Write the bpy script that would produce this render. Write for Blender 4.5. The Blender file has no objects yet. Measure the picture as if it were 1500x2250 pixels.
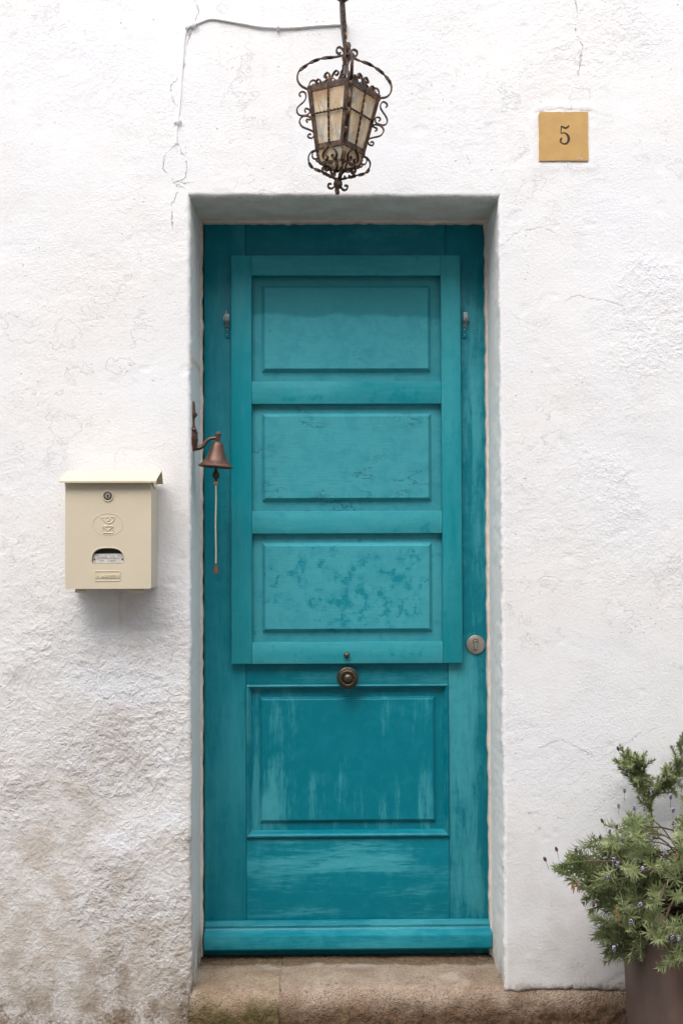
import bpy, bmesh, math, random
import numpy as np
from mathutils import Vector, Matrix

random.seed(7)
rng = np.random.default_rng(7)
SC = bpy.context.scene
COL = SC.collection

# ------------------------------------------------------------------ camera, sky, sun, exposure
CAM = Vector((0.0, -3.0, 1.31))
F_PX = 2542.0                                   # focal length in pixels of the 1500 x 2250 photograph
PITCH, YAW, ROLL = -0.02556954, -0.01436141, -0.00351713
def rot_cv():
    cp, sp = math.cos(PITCH), math.sin(PITCH); cw, sw = math.cos(YAW), math.sin(YAW); cr, sr = math.cos(ROLL), math.sin(ROLL)
    return (np.array([[cr, -sr, 0], [sr, cr, 0], [0, 0, 1]]) @ np.array([[cw, 0, sw], [0, 1, 0], [-sw, 0, cw]])
            @ np.array([[1, 0, 0], [0, cp, -sp], [0, sp, cp]]))
RCV = rot_cv()
cam_data = bpy.data.cameras.new('camera')
cam_data.sensor_fit = 'VERTICAL'; cam_data.sensor_height = 36.0; cam_data.lens = F_PX / 2250 * 36
cam_data.clip_start = 0.05; cam_data.clip_end = 500
cam = bpy.data.objects.new('camera', cam_data); COL.objects.link(cam)
B = np.diag([1, -1, -1]) @ RCV @ np.array([[1, 0, 0], [0, 0, -1], [0, 1, 0]])
cam.matrix_world = Matrix.Translation(CAM) @ Matrix(B.T.tolist()).to_4x4()
SC.camera = cam

world = bpy.data.worlds.new('World'); SC.world = world; world.use_nodes = True
wt = world.node_tree; wt.nodes.clear()
sky = wt.nodes.new('ShaderNodeTexSky'); sky.sky_type = 'NISHITA'; sky.sun_disc = False
SUN_EL, SUN_AZ = math.radians(55), math.radians(-20)   # azimuth: from the street side (-y), negative = to the left
sky.sun_elevation = SUN_EL
sky.air_density = 1.0; sky.dust_density = 4.0; sky.ozone_density = 1.0
sun_dir = Vector((math.sin(SUN_AZ) * math.cos(SUN_EL), -math.cos(SUN_AZ) * math.cos(SUN_EL), math.sin(SUN_EL)))
sky.sun_rotation = math.atan2(sun_dir.x, sun_dir.y)
hs = wt.nodes.new('ShaderNodeHueSaturation'); hs.inputs['Saturation'].default_value = 0.50
bg = wt.nodes.new('ShaderNodeBackground'); bg.inputs['Strength'].default_value = 0.15
wo = wt.nodes.new('ShaderNodeOutputWorld')
wt.links.new(sky.outputs[0], hs.inputs['Color']); wt.links.new(hs.outputs[0], bg.inputs['Color']); wt.links.new(bg.outputs[0], wo.inputs[0])

sun_data = bpy.data.lights.new('sun', 'SUN'); sun_data.energy = 1.05; sun_data.angle = math.radians(105); sun_data.color = (1.0, 0.985, 0.965)
sun = bpy.data.objects.new('sun', sun_data); COL.objects.link(sun)
sun.rotation_euler = (-sun_dir).to_track_quat('-Z', 'Y').to_euler(); sun.location = (-3, -6, 8)

SC.view_settings.view_transform = 'Standard'; SC.view_settings.look = 'None'
SC.view_settings.exposure = 1.12; SC.view_settings.gamma = 1.0; SC.view_settings.use_curve_mapping = False
SC.render.engine = 'CYCLES'
SC.cycles.use_denoising = True
SC.cycles.max_bounces = 8; SC.cycles.diffuse_bounces = 5

# ------------------------------------------------------------------ helpers
def at(px, py, y=0.0):
    """world point on the plane at distance y behind the wall face, measured on the photograph"""
    d = RCV.T @ np.array([(px - 750) / F_PX, (py - 1125) / F_PX, 1.0])
    d = d / d[2] * (3.0 + y)
    return Vector((d[0], y, CAM.z - d[1]))

WORLD = {}
def wloc(o): return WORLD[o.name] if o is not None else Vector((0, 0, 0))
def empty(name, loc, label, cat, group=None):
    o = bpy.data.objects.new(name, None); COL.objects.link(o); o.location = loc; o.empty_display_size = 0.1
    o['label'] = label; o['category'] = cat
    if group: o['group'] = group
    WORLD[o.name] = Vector(loc); return o
def tag(o, label, cat):
    o['label'] = label; o['category'] = cat; return o
def link_mesh(name, me, mat, parent, origin):
    o = bpy.data.objects.new(name, me); COL.objects.link(o)
    if mat is not None: me.materials.append(mat)
    o.location = Vector(origin) - wloc(parent)
    if parent is not None: o.parent = parent
    WORLD[o.name] = Vector(origin); return o
def obj(name, bm, mat, parent=None, smooth=True, angle=35):
    """links a bmesh (world coordinates) as one object with its origin at its centre"""
    bm.verts.ensure_lookup_table()
    co = np.array([v.co[:] for v in bm.verts]); c = (co.min(0) + co.max(0)) / 2
    for v in bm.verts: v.co -= Vector(c)
    bmesh.ops.recalc_face_normals(bm, faces=bm.faces)
    if smooth:
        a = math.radians(angle)
        for f in bm.faces: f.smooth = True
        for e in bm.edges:
            if len(e.link_faces) == 2 and e.calc_face_angle(0) > a: e.smooth = False
    me = bpy.data.meshes.new(name); bm.to_mesh(me); bm.free()
    return link_mesh(name, me, mat, parent, c)

def box(bm, x0, x1, y0, y1, z0, z1, bev=0.0, seg=2):
    vs = [bm.verts.new(p) for p in ((x0, y0, z0), (x1, y0, z0), (x1, y1, z0), (x0, y1, z0), (x0, y0, z1), (x1, y0, z1), (x1, y1, z1), (x0, y1, z1))]
    fs = [bm.faces.new([vs[i] for i in q]) for q in ((3, 2, 1, 0), (4, 5, 6, 7), (0, 1, 5, 4), (1, 2, 6, 5), (2, 3, 7, 6), (3, 0, 4, 7))]
    if bev > 0:
        es = list({e for f in fs for e in f.edges})
        bmesh.ops.bevel(bm, geom=es, offset=bev, segments=seg, affect='EDGES', profile=0.5)
    return bm
def B_(*a, **k): return box(bmesh.new(), *a, **k)

def catmull(pts, n=6):
    pts = [Vector(p) for p in pts]; out = []
    P = [pts[0] * 2 - pts[1]] + pts + [pts[-1] * 2 - pts[-2]]
    for i in range(1, len(P) - 2):
        a, b, c, d = P[i - 1:i + 3]
        for k in range(n):
            t = k / n
            out.append(0.5 * ((2 * b) + (c - a) * t + (2 * a - 5 * b + 4 * c - d) * t * t + (3 * b - a - 3 * c + d) * t ** 3))
    out.append(pts[-1]); return out

def sweep(bm, pts, section, side=None, twist=None, scale=None, cap=True):
    """sweeps a closed 2-D section [(u, v)] along pts; u lies along `side` (made normal to the path)"""
    pts = [Vector(p) for p in pts]; n = len(pts); rings = []
    prev = None
    for i, p in enumerate(pts):
        t = (pts[min(i + 1, n - 1)] - pts[max(i - 1, 0)]).normalized()
        if side is not None: u = Vector(side) - t * t.dot(Vector(side))
        elif prev is None: u = t.orthogonal()
        else: u = prev - t * t.dot(prev)
        if u.length < 1e-6: u = t.orthogonal()
        u.normalize(); prev = u; v = t.cross(u)
        a = twist(i / (n - 1)) if twist else 0.0
        s = scale(i / (n - 1)) if scale else 1.0
        ca, sa = math.cos(a), math.sin(a)
        rings.append([bm.verts.new(p + s * (u * (x * ca - y * sa) + v * (x * sa + y * ca))) for x, y in section])
    m = len(section)
    for a, b in zip(rings, rings[1:]):
        for k in range(m): bm.faces.new((a[k], a[(k + 1) % m], b[(k + 1) % m], b[k]))
    if cap:
        bm.faces.new(rings[0][::-1]); bm.faces.new(rings[-1])
    return bm
def circ(r, n=8, ry=None): return [(r * math.cos(2 * math.pi * k / n), (ry or r) * math.sin(2 * math.pi * k / n)) for k in range(n)]
def rect(w, t): return [(-w / 2, -t / 2), (w / 2, -t / 2), (w / 2, t / 2), (-w / 2, t / 2)]
def tube(bm, pts, r, n=8, **k): return sweep(bm, pts, circ(r, n), **k)

def lathe(bm, prof, mat4, n=32, cap=True):
    """profile [(radius, height)] turned about local z, placed by mat4"""
    rings = []
    for r, h in prof:
        if r < 1e-6: rings.append([bm.verts.new(mat4 @ Vector((0, 0, h)))])
        else: rings.append([bm.verts.new(mat4 @ Vector((r * math.cos(2 * math.pi * k / n), r * math.sin(2 * math.pi * k / n), h))) for k in range(n)])
    for a, b in zip(rings, rings[1:]):
        for k in range(n):
            q = [a[k % len(a)], a[(k + 1) % len(a)], b[(k + 1) % len(b)], b[k % len(b)]]
            q = [v for i, v in enumerate(q) if v not in q[:i]]
            if len(q) > 2: bm.faces.new(q)
    if cap:
        for r in (rings[0], rings[-1]):
            if len(r) > 2: bm.faces.new(r)
    return bm
FACING = Matrix.Rotation(math.radians(90), 4, 'X')          # local z -> -y (towards the street)

def ring_panel(bm, x0, x1, z0, z1, rings):
    """nested rectangles [(inset, y)], the last one filled"""
    prev = None
    for ins, y in rings:
        i4 = ins if isinstance(ins, tuple) else (ins,) * 4      # left, right, bottom, top
        vs = [bm.verts.new(p) for p in ((x0 + i4[0], y, z0 + i4[2]), (x1 - i4[1], y, z0 + i4[2]), (x1 - i4[1], y, z1 - i4[3]), (x0 + i4[0], y, z1 - i4[3]))]
        if prev:
            for k in range(4): bm.faces.new((prev[k], prev[(k + 1) % 4], vs[(k + 1) % 4], vs[k]))
        prev = vs
    return prev

# numpy noise for real relief
def vnoise(x, y, seed=0):
    xi = np.floor(x).astype(np.int64); yi = np.floor(y).astype(np.int64); xf = x - xi; yf = y - yi
    def h(a, b):
        n = (a * 374761393 + b * 668265263 + seed * 1442695041) & 0xFFFFFFFF
        n = ((n ^ (n >> 13)) * 1274126177) & 0xFFFFFFFF
        return ((n ^ (n >> 16)) & 0xFFFF) / 65535.0
    u = xf * xf * xf * (xf * (xf * 6 - 15) + 10); v = yf * yf * yf * (yf * (yf * 6 - 15) + 10)
    return ((h(xi, yi) * (1 - u) + h(xi + 1, yi) * u) * (1 - v) + (h(xi, yi + 1) * (1 - u) + h(xi + 1, yi + 1) * u) * v) * 2 - 1
def fbm(x, y, size, octs=3, seed=0, gain=0.5):
    s = 0; a = 1; t = 0; f = 1.0 / size
    for o in range(octs):
        ang = 0.6 * o + seed
        xr = x * math.cos(ang) - y * math.sin(ang) + 31.7 * o; yr = x * math.sin(ang) + y * math.cos(ang) + 17.3 * o
        s = s + a * vnoise(xr * f, yr * f, seed * 13 + o); t += a; a *= gain; f *= 2.03
    return s / t
def sstep(a, b, x):
    t = np.clip((x - a) / (b - a), 0, 1); return t * t * (3 - 2 * t)

# node shorthand
class NT:
    def __init__(s, name):
        s.m = bpy.data.materials.new(name); s.m.use_nodes = True; s.t = s.m.node_tree; s.n = s.t.nodes
        s.bsdf = s.n['Principled BSDF']; s.out = s.n['Material Output']
    def put(s, sock, v):
        if isinstance(v, bpy.types.NodeSocket): s.t.links.new(v, sock)
        elif v is not None:
            if isinstance(v, (tuple, list)) and len(v) == 3 and sock.type == 'RGBA': v = (*v, 1)
            sock.default_value = v
    def pos(s): return s.n.new('ShaderNodeNewGeometry').outputs['Position']
    def objc(s): return s.n.new('ShaderNodeTexCoord').outputs['Object']
    def rand(s): return s.n.new('ShaderNodeObjectInfo').outputs['Random']
    def attr(s, name):
        a = s.n.new('ShaderNodeAttribute'); a.attribute_name = name; return a.outputs['Fac']
    def map(s, v, scale=(1, 1, 1), loc=None):
        m = s.n.new('ShaderNodeMapping'); s.put(m.inputs['Vector'], v); m.inputs['Scale'].default_value = scale
        if loc is not None: s.put(m.inputs['Location'], loc)
        return m.outputs[0]
    def noise(s, v, scale, detail=4, rough=0.55, dist=0.0):
        n = s.n.new('ShaderNodeTexNoise'); s.put(n.inputs['Vector'], v); n.inputs['Scale'].default_value = scale
        n.inputs['Detail'].default_value = detail; n.inputs['Roughness'].default_value = rough; n.inputs['Distortion'].default_value = dist
        return n.outputs['Fac']
    def voro(s, v, scale, feature='F1'):
        n = s.n.new('ShaderNodeTexVoronoi'); n.feature = feature; s.put(n.inputs['Vector'], v); n.inputs['Scale'].default_value = scale
        return n.outputs['Distance']
    def math(s, op, a, b=None, c=None):
        n = s.n.new('ShaderNodeMath'); n.operation = op
        s.put(n.inputs[0], a); s.put(n.inputs[1], b)
        if c is not None: s.put(n.inputs[2], c)
        return n.outputs[0]
    def add(s, a, b): return s.math('ADD', a, b)
    def mul(s, a, b): return s.math('MULTIPLY', a, b)
    def step(s, v, a, b, lo=0.0, hi=1.0):
        n = s.n.new('ShaderNodeMapRange'); n.interpolation_type = 'SMOOTHSTEP'; s.put(n.inputs['Value'], v)
        n.inputs['From Min'].default_value = a; n.inputs['From Max'].default_value = b
        n.inputs['To Min'].default_value = lo; n.inputs['To Max'].default_value = hi
        return n.outputs[0]
    def mix(s, f, a, b, mode='MIX'):
        n = s.n.new('ShaderNodeMix'); n.data_type = 'RGBA'; n.blend_type = mode
        s.put(n.inputs[0], f); s.put(n.inputs[6], a); s.put(n.inputs[7], b); return n.outputs[2]
    def sep(s, v):
        n = s.n.new('ShaderNodeSeparateXYZ'); s.put(n.inputs[0], v); return n.outputs
    def comb(s, x, y, z):
        n = s.n.new('ShaderNodeCombineXYZ'); s.put(n.inputs[0], x); s.put(n.inputs[1], y); s.put(n.inputs[2], z); return n.outputs[0]
    def bump(s, h, dist, strength=1.0, normal=None):
        n = s.n.new('ShaderNodeBump'); s.put(n.inputs['Height'], h); n.inputs['Distance'].default_value = dist; n.inputs['Strength'].default_value = strength
        if normal is not None: s.put(n.inputs['Normal'], normal)
        return n.outputs[0]
    def done(s, color=None, rough=None, metal=None, normal=None, spec=None):
        b = s.bsdf.inputs
        s.put(b['Base Color'], color); s.put(b['Roughness'], rough); s.put(b['Metallic'], metal)
        if normal is not None: s.put(b['Normal'], normal)
        if spec is not None: b['Specular IOR Level'].default_value = spec
        return s.m

# ------------------------------------------------------------------ materials
def mat_plaster():
    t = NT('white_plaster'); p = t.pos()
    n1 = t.noise(p, 2.2, 4); n2 = t.noise(p, 14, 5, 0.6); n3 = t.noise(p, 120, 4, 0.65); n4 = t.noise(p, 420, 2, 0.6)
    st, dk, ru, rough, inner = t.attr('stain_tint'), t.attr('dirt'), t.attr('rust'), t.attr('lumpy'), t.attr('inner')
    c = t.mix(t.step(n1, 0.35, 0.68), (0.80, 0.81, 0.83), (0.80, 0.79, 0.78))
    c = t.mix(t.mul(t.step(n2, 0.45, 0.75), 0.25), c, (0.70, 0.685, 0.67))
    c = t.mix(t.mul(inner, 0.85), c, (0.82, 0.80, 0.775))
    sm = t.math('MULTIPLY', st, t.step(t.add(t.mul(n2, 0.75), t.mul(n3, 0.35)), 0.28, 0.72, 0.35, 1.15))
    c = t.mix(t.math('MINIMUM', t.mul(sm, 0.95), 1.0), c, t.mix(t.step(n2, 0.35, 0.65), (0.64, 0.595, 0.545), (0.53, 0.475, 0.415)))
    dm = t.math('MULTIPLY', dk, t.step(t.add(t.mul(n2, 0.6), t.mul(n3, 0.5)), 0.38, 0.68))
    c = t.mix(t.math('MINIMUM', dm, 1.0), c, (0.20, 0.145, 0.095))
    c = t.mix(t.mul(t.attr('lime'), 0.75), c, (0.80, 0.83, 0.86))
    edge = t.mul(t.mul(inner, t.math('SUBTRACT', 1.0, inner)), 4.0)
    c = t.mix(t.mul(edge, t.mul(t.step(t.noise(p, 85, 4, 0.7), 0.56, 0.64), 0.7)), c, (0.46, 0.37, 0.28))
    c = t.mix(ru, c, (0.62, 0.30, 0.07))
    # hairline cracks run along drawn lines
    w = t.mul(t.add(t.noise(p, 60, 4, 0.75), -0.5), 0.022)
    d = t.math('ABSOLUTE', t.add(t.attr('crack_line'), w))
    near = t.attr('crack_near')
    ck = t.mul(t.step(d, 0.0004, 0.0014, 1.0, 0.0), t.mul(near, t.step(t.noise(p, 34, 3), 0.36, 0.56)))
    # scattered pin holes
    pit = t.mul(t.step(t.voro(p, 46), 0.05, 0.09, 1.0, 0.0), t.step(t.noise(p, 5, 2), 0.52, 0.62))
    c = t.mix(t.mul(ck, 0.6), c, (0.40, 0.38, 0.37))
    c = t.mix(t.mul(pit, 0.55), c, (0.38, 0.32, 0.27))
    h = t.add(t.mul(n3, 0.6), t.add(t.mul(n4, 0.3), t.mul(t.noise(p, 210, 3, 0.6), 0.45)))
    pw = t.map(p, (1, 1, 1)); wv = t.mul(t.add(t.noise(p, 40, 2), -0.5), 0.02); pw2 = t.n.new('ShaderNodeVectorMath'); pw2.operation = 'ADD'; t.put(pw2.inputs[0], pw); t.put(pw2.inputs[1], t.comb(wv, wv, wv))
    peb = t.math('SUBTRACT', 1.0, t.voro(pw2.outputs[0], 95, 'SMOOTH_F1')); peb = t.mul(peb, t.step(t.noise(p, 38, 3), 0.36, 0.60))
    h = t.add(t.mul(h, t.add(t.mul(rough, 0.8), t.add(t.step(t.noise(p, 3.1, 3, 0.6), 0.40, 0.66, 0.22, 0.46), t.mul(inner, -0.08)))), t.mul(t.add(ck, pit), -0.7))
    h = t.add(h, t.mul(peb, t.mul(rough, 0.95)))
    flk = t.noise(p, 11, 6, 0.62); h = t.add(h, t.mul(t.mul(t.step(t.math('ABSOLUTE', t.add(flk, -0.56)), 0.0, 0.010), t.step(t.noise(p, 2.3, 2), 0.50, 0.60)), 0.16))
    return t.done(c, 0.93, normal=t.bump(h, 0.0048, 1.0), spec=0.2)

TEAL, FADED = (0.0002, 0.170, 0.225), (0.052, 0.325, 0.380)
def mat_teal(name, grain='x', fade=0.5, sharp=0.10, streak=0.5, spots=0.0, top_tint=None, crack=False, bumpy=1.0, low=None, blobs=(), rubs=(), deep=None, worn=None):
    """chalking teal gloss paint on softwood; grain 'x' lies along the rail, 'z' along the stile"""
    t = NT(name); p = t.pos(); r = t.mul(t.rand(), 37.0); off = t.comb(r, r, r)
    g = (1.0, 1.0, 0.10) if grain == 'z' else (0.10, 1.0, 1.0)
    pg = t.map(p, g, off); po = t.map(p, (1, 1, 1), off)
    grain_n = t.noise(pg, 230, 4, 0.6); grain_f = t.noise(pg, 700, 2, 0.5)
    big = t.noise(t.map(p, tuple(math.sqrt(k) if k < 1 else 1 for k in g), off), 5.5, 4, 0.6)
    med = t.noise(pg, 28, 5, 0.6, 0.5); fine = t.noise(po, 26, 4, 0.6, 0.6)
    v = t.add(t.mul(big, 1.0 - 0.5 * streak), t.add(t.mul(med, 0.5 * streak), t.mul(t.add(fine, -0.5), 0.18)))
    v = t.add(v, t.mul(t.add(grain_n, -0.5), 0.22 * streak + 0.04))
    def field(lst):
        f = None; P3 = t.sep(p)
        for bx, by, rx, rz, amt in lst:
            c0 = at(bx, by, 0.24); k = 1.276e-3
            ax = t.mul(t.add(P3[0], -c0.x), 1 / (rx * k)); az = t.mul(t.add(P3[2], -c0.z), 1 / (rz * k))
            d2 = t.add(t.mul(ax, ax), t.mul(az, az)); g_ = t.mul(t.step(d2, 0.0, 2.2, 1.0, 0.0), amt * 0.45)
            f = g_ if f is None else t.add(f, g_)
        return f
    if blobs: v = t.add(v, t.mul(field(blobs), t.step(t.noise(pg, 62, 4, 0.65), 0.30, 0.62, 0.45, 1.30)))
    if low is not None: v = t.add(v, t.step(t.sep(p)[2], low[0], low[1], low[2], 0.0))
    th = 0.5 + (0.5 - fade) * 0.42
    m = t.step(v, th - sharp, th + sharp)
    if rubs:                                    # palms and shoulders have rubbed the chalk off here
        rn = t.add(t.mul(t.noise(t.map(p, (1.05, 1, 0.85), off), 34, 6, 0.68, 0.2), 0.9), t.mul(grain_n, 0.25)); rm = t.step(t.add(rn, field(rubs)), 0.672, 0.800)
        m = t.mul(m, t.math('SUBTRACT', 1.0, t.mul(rm, 0.85)))
    if spots > 0:
        sp = t.math('MAXIMUM', t.noise(t.map(p, (0.8, 1, 1.15), off), 21, 6, 0.68, 0.25), t.add(t.noise(t.map(po, (1, 1, 0.6)), 48, 3, 0.6), -0.03)); reg = t.step(t.noise(po, 4.5, 2), 0.40, 0.60)
        m = t.mul(m, t.math('SUBTRACT', 1.0, t.mul(t.step(sp, 0.530, 0.650), t.mul(t.add(reg, 0.25), spots))))
    c = t.mix(m, deep or TEAL, worn or FADED)
    c = t.mix(t.mul(t.step(fine, 0.40, 0.70), 0.35), c, (0.010, 0.225, 0.285))
    if top_tint is not None:                    # a tide mark left across the top of the panel
        z = t.sep(p)[2]; zz = t.add(z, t.mul(t.add(t.noise(po, 9, 4), -0.5), 0.05))
        c = t.mix(t.mul(t.step(zz, top_tint - 0.006, top_tint + 0.006), 0.62), c, (0.012, 0.165, 0.19))
    dirt = t.noise(po, 60, 3); c = t.mix(t.mul(t.step(dirt, 0.68, 0.78), 0.35), c, (0.02, 0.10, 0.12))
    h = t.add(t.mul(grain_n, 0.7), t.mul(grain_f, 0.3))
    if crack:
        cz = t.mul(t.add(t.noise(t.map(p, (0.35, 1, 1), off), 22, 5, 0.75), -0.5), 1.0)
        ck = t.mul(t.step(t.math('ABSOLUTE', cz), 0.003, 0.012, 1.0, 0.0), t.step(t.noise(t.map(p, (.6, 1, 1), off), 7, 2), 0.50, 0.58))
        c = t.mix(t.mul(ck, 0.7), c, (0.005, 0.06, 0.075)); h = t.add(h, t.mul(ck, -0.9))
    rough = t.step(m, 0, 1, 0.34, 0.50)
    return t.done(c, rough, normal=t.bump(h, 0.0008 * bumpy, 0.75), spec=0.22)

def mat_iron(name, base=(0.030, 0.020, 0.016), rust=(0.17, 0.075, 0.032), amount=0.5, rough=0.62, metal=0.35):
    t = NT(name); p = t.pos(); n = t.noise(p, 60, 5, 0.65); f = t.noise(p, 300, 3, 0.6)
    m = t.step(t.add(t.mul(n, 0.7), t.mul(f, 0.3)), 0.62 - 0.25 * amount, 0.80 - 0.25 * amount)
    return t.done(t.mix(m, base, rust), t.step(m, 0, 1, rough - 0.12, rough + 0.2), t.step(m, 0, 1, metal, 0.0), t.bump(t.add(n, f), 0.0012, 0.7))

def mat_glass():
    t = NT('stained_cream_glass'); p = t.pos(); o = t.objc()
    wav = t.noise(t.map(o, (1, 1, 0.25)), 75, 3, 0.5, 0.6); st = t.noise(t.map(p, (1, 1, 0.12)), 55, 4, 0.6)
    blk = t.noise(t.map(p, (1, 1, 0.5)), 34, 2, 0.5)
    c = t.mix(t.step(st, 0.42, 0.62), (0.78, 0.62, 0.40), (0.95, 0.88, 0.74))
    c = t.mix(t.mul(t.step(blk, 0.50, 0.58), 0.65), c, (0.50, 0.53, 0.52))
    c = t.mix(t.mul(t.step(st, 0.585, 0.68), 0.75), c, (0.62, 0.30, 0.07))
    oz = t.sep(o)[2]; rz_ = t.add(oz, t.mul(t.add(st, -0.5), 0.14)); c = t.mix(t.mul(t.step(rz_, 0.030, 0.058), 0.7), c, (0.55, 0.28, 0.08))
    c = t.mix(t.mul(t.step(t.noise(p, 150, 4, 0.7), 0.54, 0.64), 0.45), c, (0.92, 0.90, 0.84)); c = t.mix(t.mul(t.step(t.noise(p, 45, 4, 0.7), 0.56, 0.66), 0.45), c, (0.44, 0.35, 0.22))
    nrm = t.bump(wav, 0.004, 0.8)
    t.done(c, 0.12, normal=nrm, spec=0.6)
    tl = t.n.new('ShaderNodeBsdfTranslucent'); t.put(tl.inputs['Color'], c); t.put(tl.inputs['Normal'], nrm)
    tr = t.n.new('ShaderNodeBsdfTransparent'); t.put(tr.inputs['Color'], (0.93, 0.88, 0.78))
    m1 = t.n.new('ShaderNodeMixShader'); m1.inputs[0].default_value = 0.36
    t.t.links.new(t.bsdf.outputs[0], m1.inputs[1]); t.t.links.new(tl.outputs[0], m1.inputs[2])
    m2 = t.n.new('ShaderNodeMixShader'); m2.inputs[0].default_value = 0.28
    t.t.links.new(m1.outputs[0], m2.inputs[1]); t.t.links.new(tr.outputs[0], m2.inputs[2])
    t.t.links.new(m2.outputs[0], t.out.inputs['Surface'])
    return t.m

def mat_simple(name, c, rough=0.5, metal=0.0, var=0.12, scale=40, bump=0.0005, spec=0.5):
    t = NT(name); p = t.pos(); n = t.noise(p, scale, 4, 0.6)
    d = tuple(k * (1 - 2.2 * var) for k in c)
    return t.done(t.mix(t.step(n, 0.30, 0.70), d, c), rough, metal, t.bump(t.noise(p, scale * 6, 3), bump, 0.5) if bump else None, spec)

def mat_stone(name, light, dark, face, moss=0.0, seed=0.0):
    t = NT(name); p = t.map(t.pos(), (1, 1, 1), (seed, seed * 2, 0)); z = t.sep(t.pos())[2]; y = t.sep(t.pos())[1]
    n1 = t.noise(p, 9, 5, 0.6); n2 = t.noise(p, 55, 5, 0.68); n3 = t.noise(p, 260, 4, 0.7); vo = t.voro(p, 190)
    c = t.mix(t.step(n1, 0.36, 0.64), light, dark)
    c = t.mix(t.mul(t.step(n2, 0.50, 0.66), 0.6), c, dark)
    c = t.mix(t.mul(t.step(n3, 0.54, 0.66), 0.6), c, (0.56, 0.46, 0.37)); c = t.mix(t.mul(t.step(t.noise(p, 120, 3, 0.7), 0.56, 0.66), 0.55), c, (0.12, 0.08, 0.055))
    c = t.mix(t.mul(t.step(n3, 0.30, 0.45, 1.0, 0.0), 0.6), c, (0.085, 0.055, 0.038))
    c = t.mix(t.mul(t.step(t.noise(p, 6.5, 5, 0.65), 0.54, 0.64), 0.55), c, (0.60, 0.50, 0.40))
    fz = t.step(t.add(z, t.mul(t.add(t.noise(p, 16, 5, 0.65), -0.5), 0.07)), 0.095, 0.160, 1.0, 0.0)   # darker brown face below the trodden edge
    c = t.mix(t.mul(fz, 0.85), c, t.mix(t.step(n2, 0.4, 0.65), face, tuple(k * 0.45 for k in face)))
    if moss: c = t.mix(t.mul(t.mul(fz, t.step(t.noise(p, 13, 4), 0.46, 0.60)), moss), c, (0.085, 0.075, 0.022))
    # old mortar and damp against the foot of the door
    yy = t.add(y, t.mul(t.add(t.noise(p, 14, 5, 0.7), -0.5), 0.09))
    c = t.mix(t.mul(t.step(yy, 0.150, 0.175), 0.85), c, t.mix(t.step(n2, 0.45, 0.60), (0.13, 0.085, 0.045), (0.22, 0.155, 0.095)))
    c = t.mix(t.mul(t.mul(t.step(yy, 0.120, 0.150), t.step(yy, 0.150, 0.180, 1.0, 0.0)), t.step(n1, 0.48, 0.58)), c, (0.46, 0.40, 0.33))
    h = t.add(t.mul(n2, 0.5), t.add(t.mul(n3, 0.5), t.mul(t.step(vo, 0.0, 0.5), 0.5))); h = t.add(h, t.mul(t.mul(fz, n2), 0.9))
    return t.done(c, 0.9, normal=t.bump(h, 0.010, 1.0), spec=0.25)

def mat_leaf():
    t = NT('lavender_leaf'); r = t.rand(); p = t.pos(); n = t.noise(p, 26, 3)
    c = t.mix(t.step(n, 0.32, 0.68), (0.150, 0.200, 0.072), (0.400, 0.445, 0.225))
    c = t.mix(t.mul(r, 0.5), c, (0.230, 0.270, 0.125))
    t.done(c, 0.55, spec=0.35)
    tl = t.n.new('ShaderNodeBsdfTranslucent'); t.put(tl.inputs['Color'], c)
    m1 = t.n.new('ShaderNodeMixShader'); m1.inputs[0].default_value = 0.25
    t.t.links.new(t.bsdf.outputs[0], m1.inputs[1]); t.t.links.new(tl.outputs[0], m1.inputs[2]); t.t.links.new(m1.outputs[0], t.out.inputs['Surface'])
    return t.m

M_PLASTER = mat_plaster()
M_BEAD = mat_simple('peach_plaster_bead', (0.78, 0.69, 0.61), 0.9, var=0.10, scale=30, bump=0.003, spec=0.2)
M_STILE = mat_teal('teal_paint_upright', 'z', 0.34, 0.15, 0.7, deep=(0.0002, 0.185, 0.240), worn=(0.030, 0.280, 0.335), blobs=((525, 1650, 22, 200, .12), (480, 850, 22, 160, .10), (500, 1180, 20, 120, .05), (490, 560, 60, 90, -.10), (470, 1850, 30, 160, .04)))
M_STILE_R = mat_teal('teal_paint_upright_worn', 'z', 0.36, 0.09, 0.7, spots=0.35, blobs=((1015, 1700, 32, 260, .20), (1030, 1540, 45, 70, .10), (1045, 1930, 26, 70, .14), (1040, 860, 26, 150, .12), (1045, 1180, 26, 60, .06), (1040, 560, 60, 90, -.10), (1045, 1350, 20, 120, -.06)))
M_RAIL = mat_teal('teal_paint_crosswise', 'x', 0.26, 0.13, 0.6)
M_SH_STILE = mat_teal('teal_paint_shutter_upright', 'z', 0.52, 0.16, 0.6, deep=(0.0004, 0.235, 0.285), worn=(0.035, 0.315, 0.365), spots=0.3, blobs=((530, 640, 24, 90, -.10), (520, 980, 16, 60, -.12), (1000, 720, 18, 120, .05)), rubs=((535, 960, 14, 40, .22), (995, 980, 20, 60, .14), (985, 1350, 20, 50, .16), (1000, 1430, 20, 30, .14)))
M_SH_RAIL = mat_teal('teal_paint_shutter_crosswise', 'x', 0.62, 0.16, 0.6, deep=(0.0004, 0.235, 0.285), worn=(0.050, 0.330, 0.380), spots=0.25, rubs=((900, 870, 80, 18, .24), (640, 878, 80, 12, .18), (760, 880, 120, 10, .12), (915, 1160, 50, 18, .20), (850, 1440, 60, 16, .14), (910, 1432, 30, 18, .14), (680, 1435, 60, 20, .10)))
M_SH_PANEL = mat_teal('teal_paint_shutter_panel', 'x', 0.98, 0.12, 0.35, spots=0.15, crack=True, bumpy=1.6)
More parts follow.
